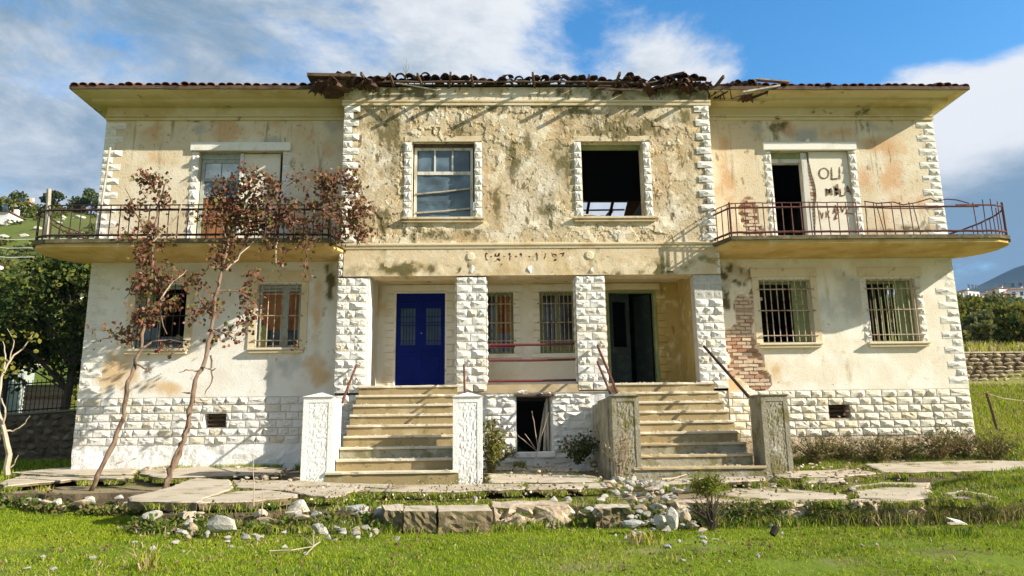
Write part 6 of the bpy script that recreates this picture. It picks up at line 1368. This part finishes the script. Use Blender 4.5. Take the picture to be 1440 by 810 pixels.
# terracotta-topped garden wall and a pale car-port glimpsed under the tree
root = obj('brick_planter', None, loc=gp(-17.7, 12.5)); tag(root, 'red brick garden wall with pale bands behind the iron fence', 'wall'); bz = float(gz(-17.7, 12.5))
for k in range(7):
    m = MB(); m.bev(-18.35, -16.9, 12.4, 12.6, bz+.02+.16*k, bz+.13+.16*k, .01); m.build('brick_course', M['brick'], root)
    m = MB(); m.box(-18.33, -16.92, 12.42, 12.58, bz+.13+.16*k, bz+.18+.16*k); m.build('mortar_band', M['slab'], root)
m = MB(); m.bev(-18.4, -16.85, 12.34, 12.66, bz+1.14, bz+1.20, .01); m.build('coping', M['slab'], root)
root = obj('garden_shed', None, loc=gp(-22.0, 14.5)); tag(root, 'grey corrugated shed side at the far left behind the fence', 'shed'); bz = float(gz(-20.6, 14.5))
m = MB(); pr = [(-23.9+.1*i, 14.0+(.04 if i % 2 else 0)) for i in range(38)]+[(-20.2, 16), (-23.9, 16)]; m.prism(pr, 2, bz, bz+2.2); m.build('wall', M['frame_g'], root); m = MB(); m.box(-24.1, -20.05, 13.8, 16.2, bz+2.21, bz+2.3); m.build('roof', M['slab'], root)
M['white'] = mat('whitewash', (.78, .77, .74), [((.62, .6, .55), 1.5, .5, .72)]); M['cream'] = mat('cream house wall', (.70, .62, .48)); M['pink'] = mat('pale pink wall', (.62, .46, .36)); M['roof_r'] = mat('far tiled roof', (.34, .15, .09), [((.42, .22, .14), 1.2, .45, .7)])
def cottage(label, x, y, w_, d_, h, wall, rh=1.2, rotz=0, nwin=3, group=None, storeys=1):
    z = float(gz(x, y)); root = obj('village_house', None, loc=(x, y, z), rot=(0, 0, rotz)); tag(root, label, 'house', group)
    def part(name, mb, mt): o = bpy.data.objects.new(name, mb.mesh(name, M[mt])); COL.objects.link(o); o.parent = root; return o
    m = MB(); m.box(-w_/2, w_/2, -d_/2, d_/2, -2, h); part('wall', m, wall)
    m = MB(); e = .35; m.add([(-w_/2-e, -d_/2-e, h+.002), (w_/2+e, -d_/2-e, h+.002), (w_/2+e, d_/2+e, h+.002), (-w_/2-e, d_/2+e, h+.002), (-w_/2+w_*.2, 0, h+rh), (w_/2-w_*.2, 0, h+rh)], [(0, 1, 5, 4), (2, 3, 4, 5), (1, 2, 5), (3, 0, 4), (3, 2, 1, 0)]); part('roof', m, 'roof_r')
    for s in range(storeys):
        for k in range(nwin):
            x0 = -w_/2+w_*(k+.5)/nwin; zz = 1.0+s*3; wdd = min(1.0, w_/nwin*.5); m = MB(); m.box(x0-wdd/2, x0+wdd/2, -d_/2-.03, -d_/2+.1, zz, zz+1.3); part('window', m, 'glass')
    m = MB(); m.box(w_*.2, w_*.2+.6, .3, .9, h+.3, h+rh+.7); part('chimney', m, wall); return root
cottage('small white cottage on the left hillside just above the garden tree', -57.8, 66, 2.6, 4, 1.7, 'white', .25, nwin=2)
cottage('low house with red roof on the left hill crest', -85, 114, 4.2, 4, 1.5, 'cream', .9, nwin=2)
cottage('white house among trees at the far left of the hill', -77.3, 99, 2.6, 4, 1.0, 'white', .5, nwin=2)
# power lines over the left slope
for i, (p, q) in enumerate((((-40,344), (60,348)), ((-40,357), (60,361)), ((-40,332), (60,336)))):
    a, b = at(*p, y=22), at(*q, y=24); m = MB(); m.tube([a, a.lerp(b, .5)+Vector((0, 0, -.12)), b, b+(b-a)*1.5+Vector((0, 0, .3))], .018, 4); tag(m.build('power_line', M['frame_g']), ['middle power line crossing the left hillside', 'lowest power line crossing the left hillside', 'topmost power line crossing the left hillside'][i], 'power line')
# scrub on the hillside: one mass of clumps; the trees on the crest are things
P = []
rr = np.random.default_rng(5)
for i in range(1500):
    y = rr.uniform(34, 122); x = (rr.uniform(-.95, -.25))*(y+16); z = float(gz(x, y)); r_ = rr.uniform(.4, 1.5)*(.6+y/160)
    if fbm(np.array([x*.06]), np.array([y*.06]), 15, 3)[0] < .42: continue
    v = rr.normal(size=(55, 3)); v /= np.linalg.norm(v, axis=1)[:, None]; v *= rr.random((55, 1))**.4*r_; v[:, 2] = np.abs(v[:, 2])*.7; P.append(v+np.array([x, y, z]))
o = leaves('hillside_scrub', np.concatenate(P), .42, [M['leaf_m'], M['leaf_d'], M['leaf_y']], [.5, .3, .2]); o['kind'] = 'stuff'
hs_ = boulder_set('rock', range(60, 63), 1)
for i in range(60):
    y = rr.uniform(40, 112); x = (rr.uniform(-.76, -.48))*(y+16); o = obj('hill_rock', random.choice(hs_)); s = rr.uniform(.5, 1.6); o.location = (x, y, float(gz(x, y))+.1); o.scale = (s*1.8, s, s*.7); o.rotation_euler = (0, 0, rr.uniform(0, 3)); tag(o, 'pale rock outcrop on the green left hillside', 'rock', 'rock outcrops on the left hillside')
for i, (px, r_, hh, lab) in enumerate(((112, 2.6, 4.6, 'round dark tree on the hill crest right of the balcony stake'), (58, 1.8, 3.4, 'dark tree on the hill crest above the balcony end'), (8, 3.0, 4.0, 'dark spreading tree on the hill crest at far left'), (135, 2.0, 3.0, 'low tree on the hill crest by the house corner'), (32, 3.6, 3.0, 'olive coloured tree below the hill crest house'), (92, 2.2, 2.6, 'small tree on the hill crest between two larger ones'))):
    x = (px-690)/1040*131; tree('hill_tree', lab, gp(x, 114 if i != 4 else 106), hh, r_, 900, LM, .45, [.75, .2, .05] if i != 4 else [.2, .5, .3], .4, nb=12, group='trees on the left hill crest', lowf=.3)
# ------------------------------------------------------------------ background right: bushes, trees, village
labs = ['silvery green bush standing above the field wall', 'dark round bush at the right edge behind the field wall', 'olive green tree behind the field wall near the house corner', 'yellow green tree in the middle of the right thicket', 'dark tree at the back of the right thicket', 'broad bush close to the house corner behind the wall', 'light green tree at the right edge of the thicket', 'small dark bush beside the silvery bush', 'tall dark tree below the village', 'olive tree below the white village house']
spec = [(1400, 33, 1.7, 1.0, 'leaf_s', 'leaf_m'), (1440, 31, 1.4, 1.1, 'leaf_d', 'leaf_m'), (1362, 40, 2.5, 1.5, 'leaf_m', 'leaf_y'), (1395, 48, 2.7, 1.9, 'leaf_m', 'leaf_y'), (1372, 60, 3.1, 2.4, 'leaf_m', 'leaf_d'), (1348, 32, 1.5, 1.0, 'leaf_m', 'leaf_y'), (1448, 46, 2.2, 1.8, 'leaf_y', 'leaf_m'), (1378, 34, 1.2, .9, 'leaf_d', 'leaf_m'), (1420, 68, 3.2, 2.6, 'leaf_m', 'leaf_d'), (1352, 80, 3.2, 2.8, 'leaf_m', 'leaf_y')]
for lab, (px, D, h, cr, a, b) in zip(labs, spec):
    x = CAMX+(px-690)/1040*D; y = D-16; tree('thicket_tree', lab, gp(x, y), h, cr, 2200, [M[a], M[b], M['leaf_y']], .09+D*.003, [.5, .27, .23], .2, nb=13, group='trees and bushes of the right thicket', lowf=.12)
P = []
for i in range(240):
    D = rr.uniform(70, 240); x = CAMX+rr.uniform(.55, .86)*D; y = D-16; r_ = rr.uniform(1.0, 2.0); z = float(gz(x, y))-.3; v = rr.normal(size=(90, 3)); v /= np.linalg.norm(v, axis=1)[:, None]; v *= rr.random((90, 1))**.4*r_; v[:, 2] = np.abs(v[:, 2])*1.1; P.append(v+np.array([x, y, z]))
o = leaves('far_woods', np.concatenate(P), .7, [M['leaf_m'], M['leaf_d'], M['leaf_y']], [.52, .2, .28]); o['kind'] = 'stuff'
for lab, px, D, w_, h, wl, ro, st_ in (('white village house with red roof nearest the house corner', 1386, 236, 5, 3.2, 'white', .3, 2), ('long low cream village house in the middle of the row', 1408, 240, 9, 2.2, 'cream', -.1, 1), ('tall white village house at the right end', 1436, 240, 6, 3.6, 'white', .2, 2), ('small grey white village house at the left end', 1364, 232, 4, 2.6, 'cream', .2, 1), ('pink village house below the tall white one', 1438, 226, 6, 2.2, 'pink', 0, 1), ('white village house beyond the right end of the row', 1462, 236, 7, 3.2, 'white', -.2, 2)):
    cottage(lab, CAMX+(px-690)/1040*D, D-16, w_, 5, h, wl, .8, ro, 3, 'village houses on the right hill', st_)
# ------------------------------------------------------------------ air
hz = MB(); hz.box(-1560, 2680, -70, 2300, -40, 400); hz = hz.mesh('haze', []); hm = bpy.data.materials.new('haze'); hm.use_nodes = True; t = hm.node_tree; t.nodes.clear()
pv = N(t, 'ShaderNodeVolumePrincipled'); pv.inputs['Color'].default_value = (.24, .50, 1.0, 1); pv.inputs['Density'].default_value = .00013; ot = N(t, 'ShaderNodeOutputMaterial'); t.links.new(pv.outputs[0], ot.inputs['Volume'])
hz.materials.append(hm); HAZE = tag(obj('haze', hz), kind='stuff')
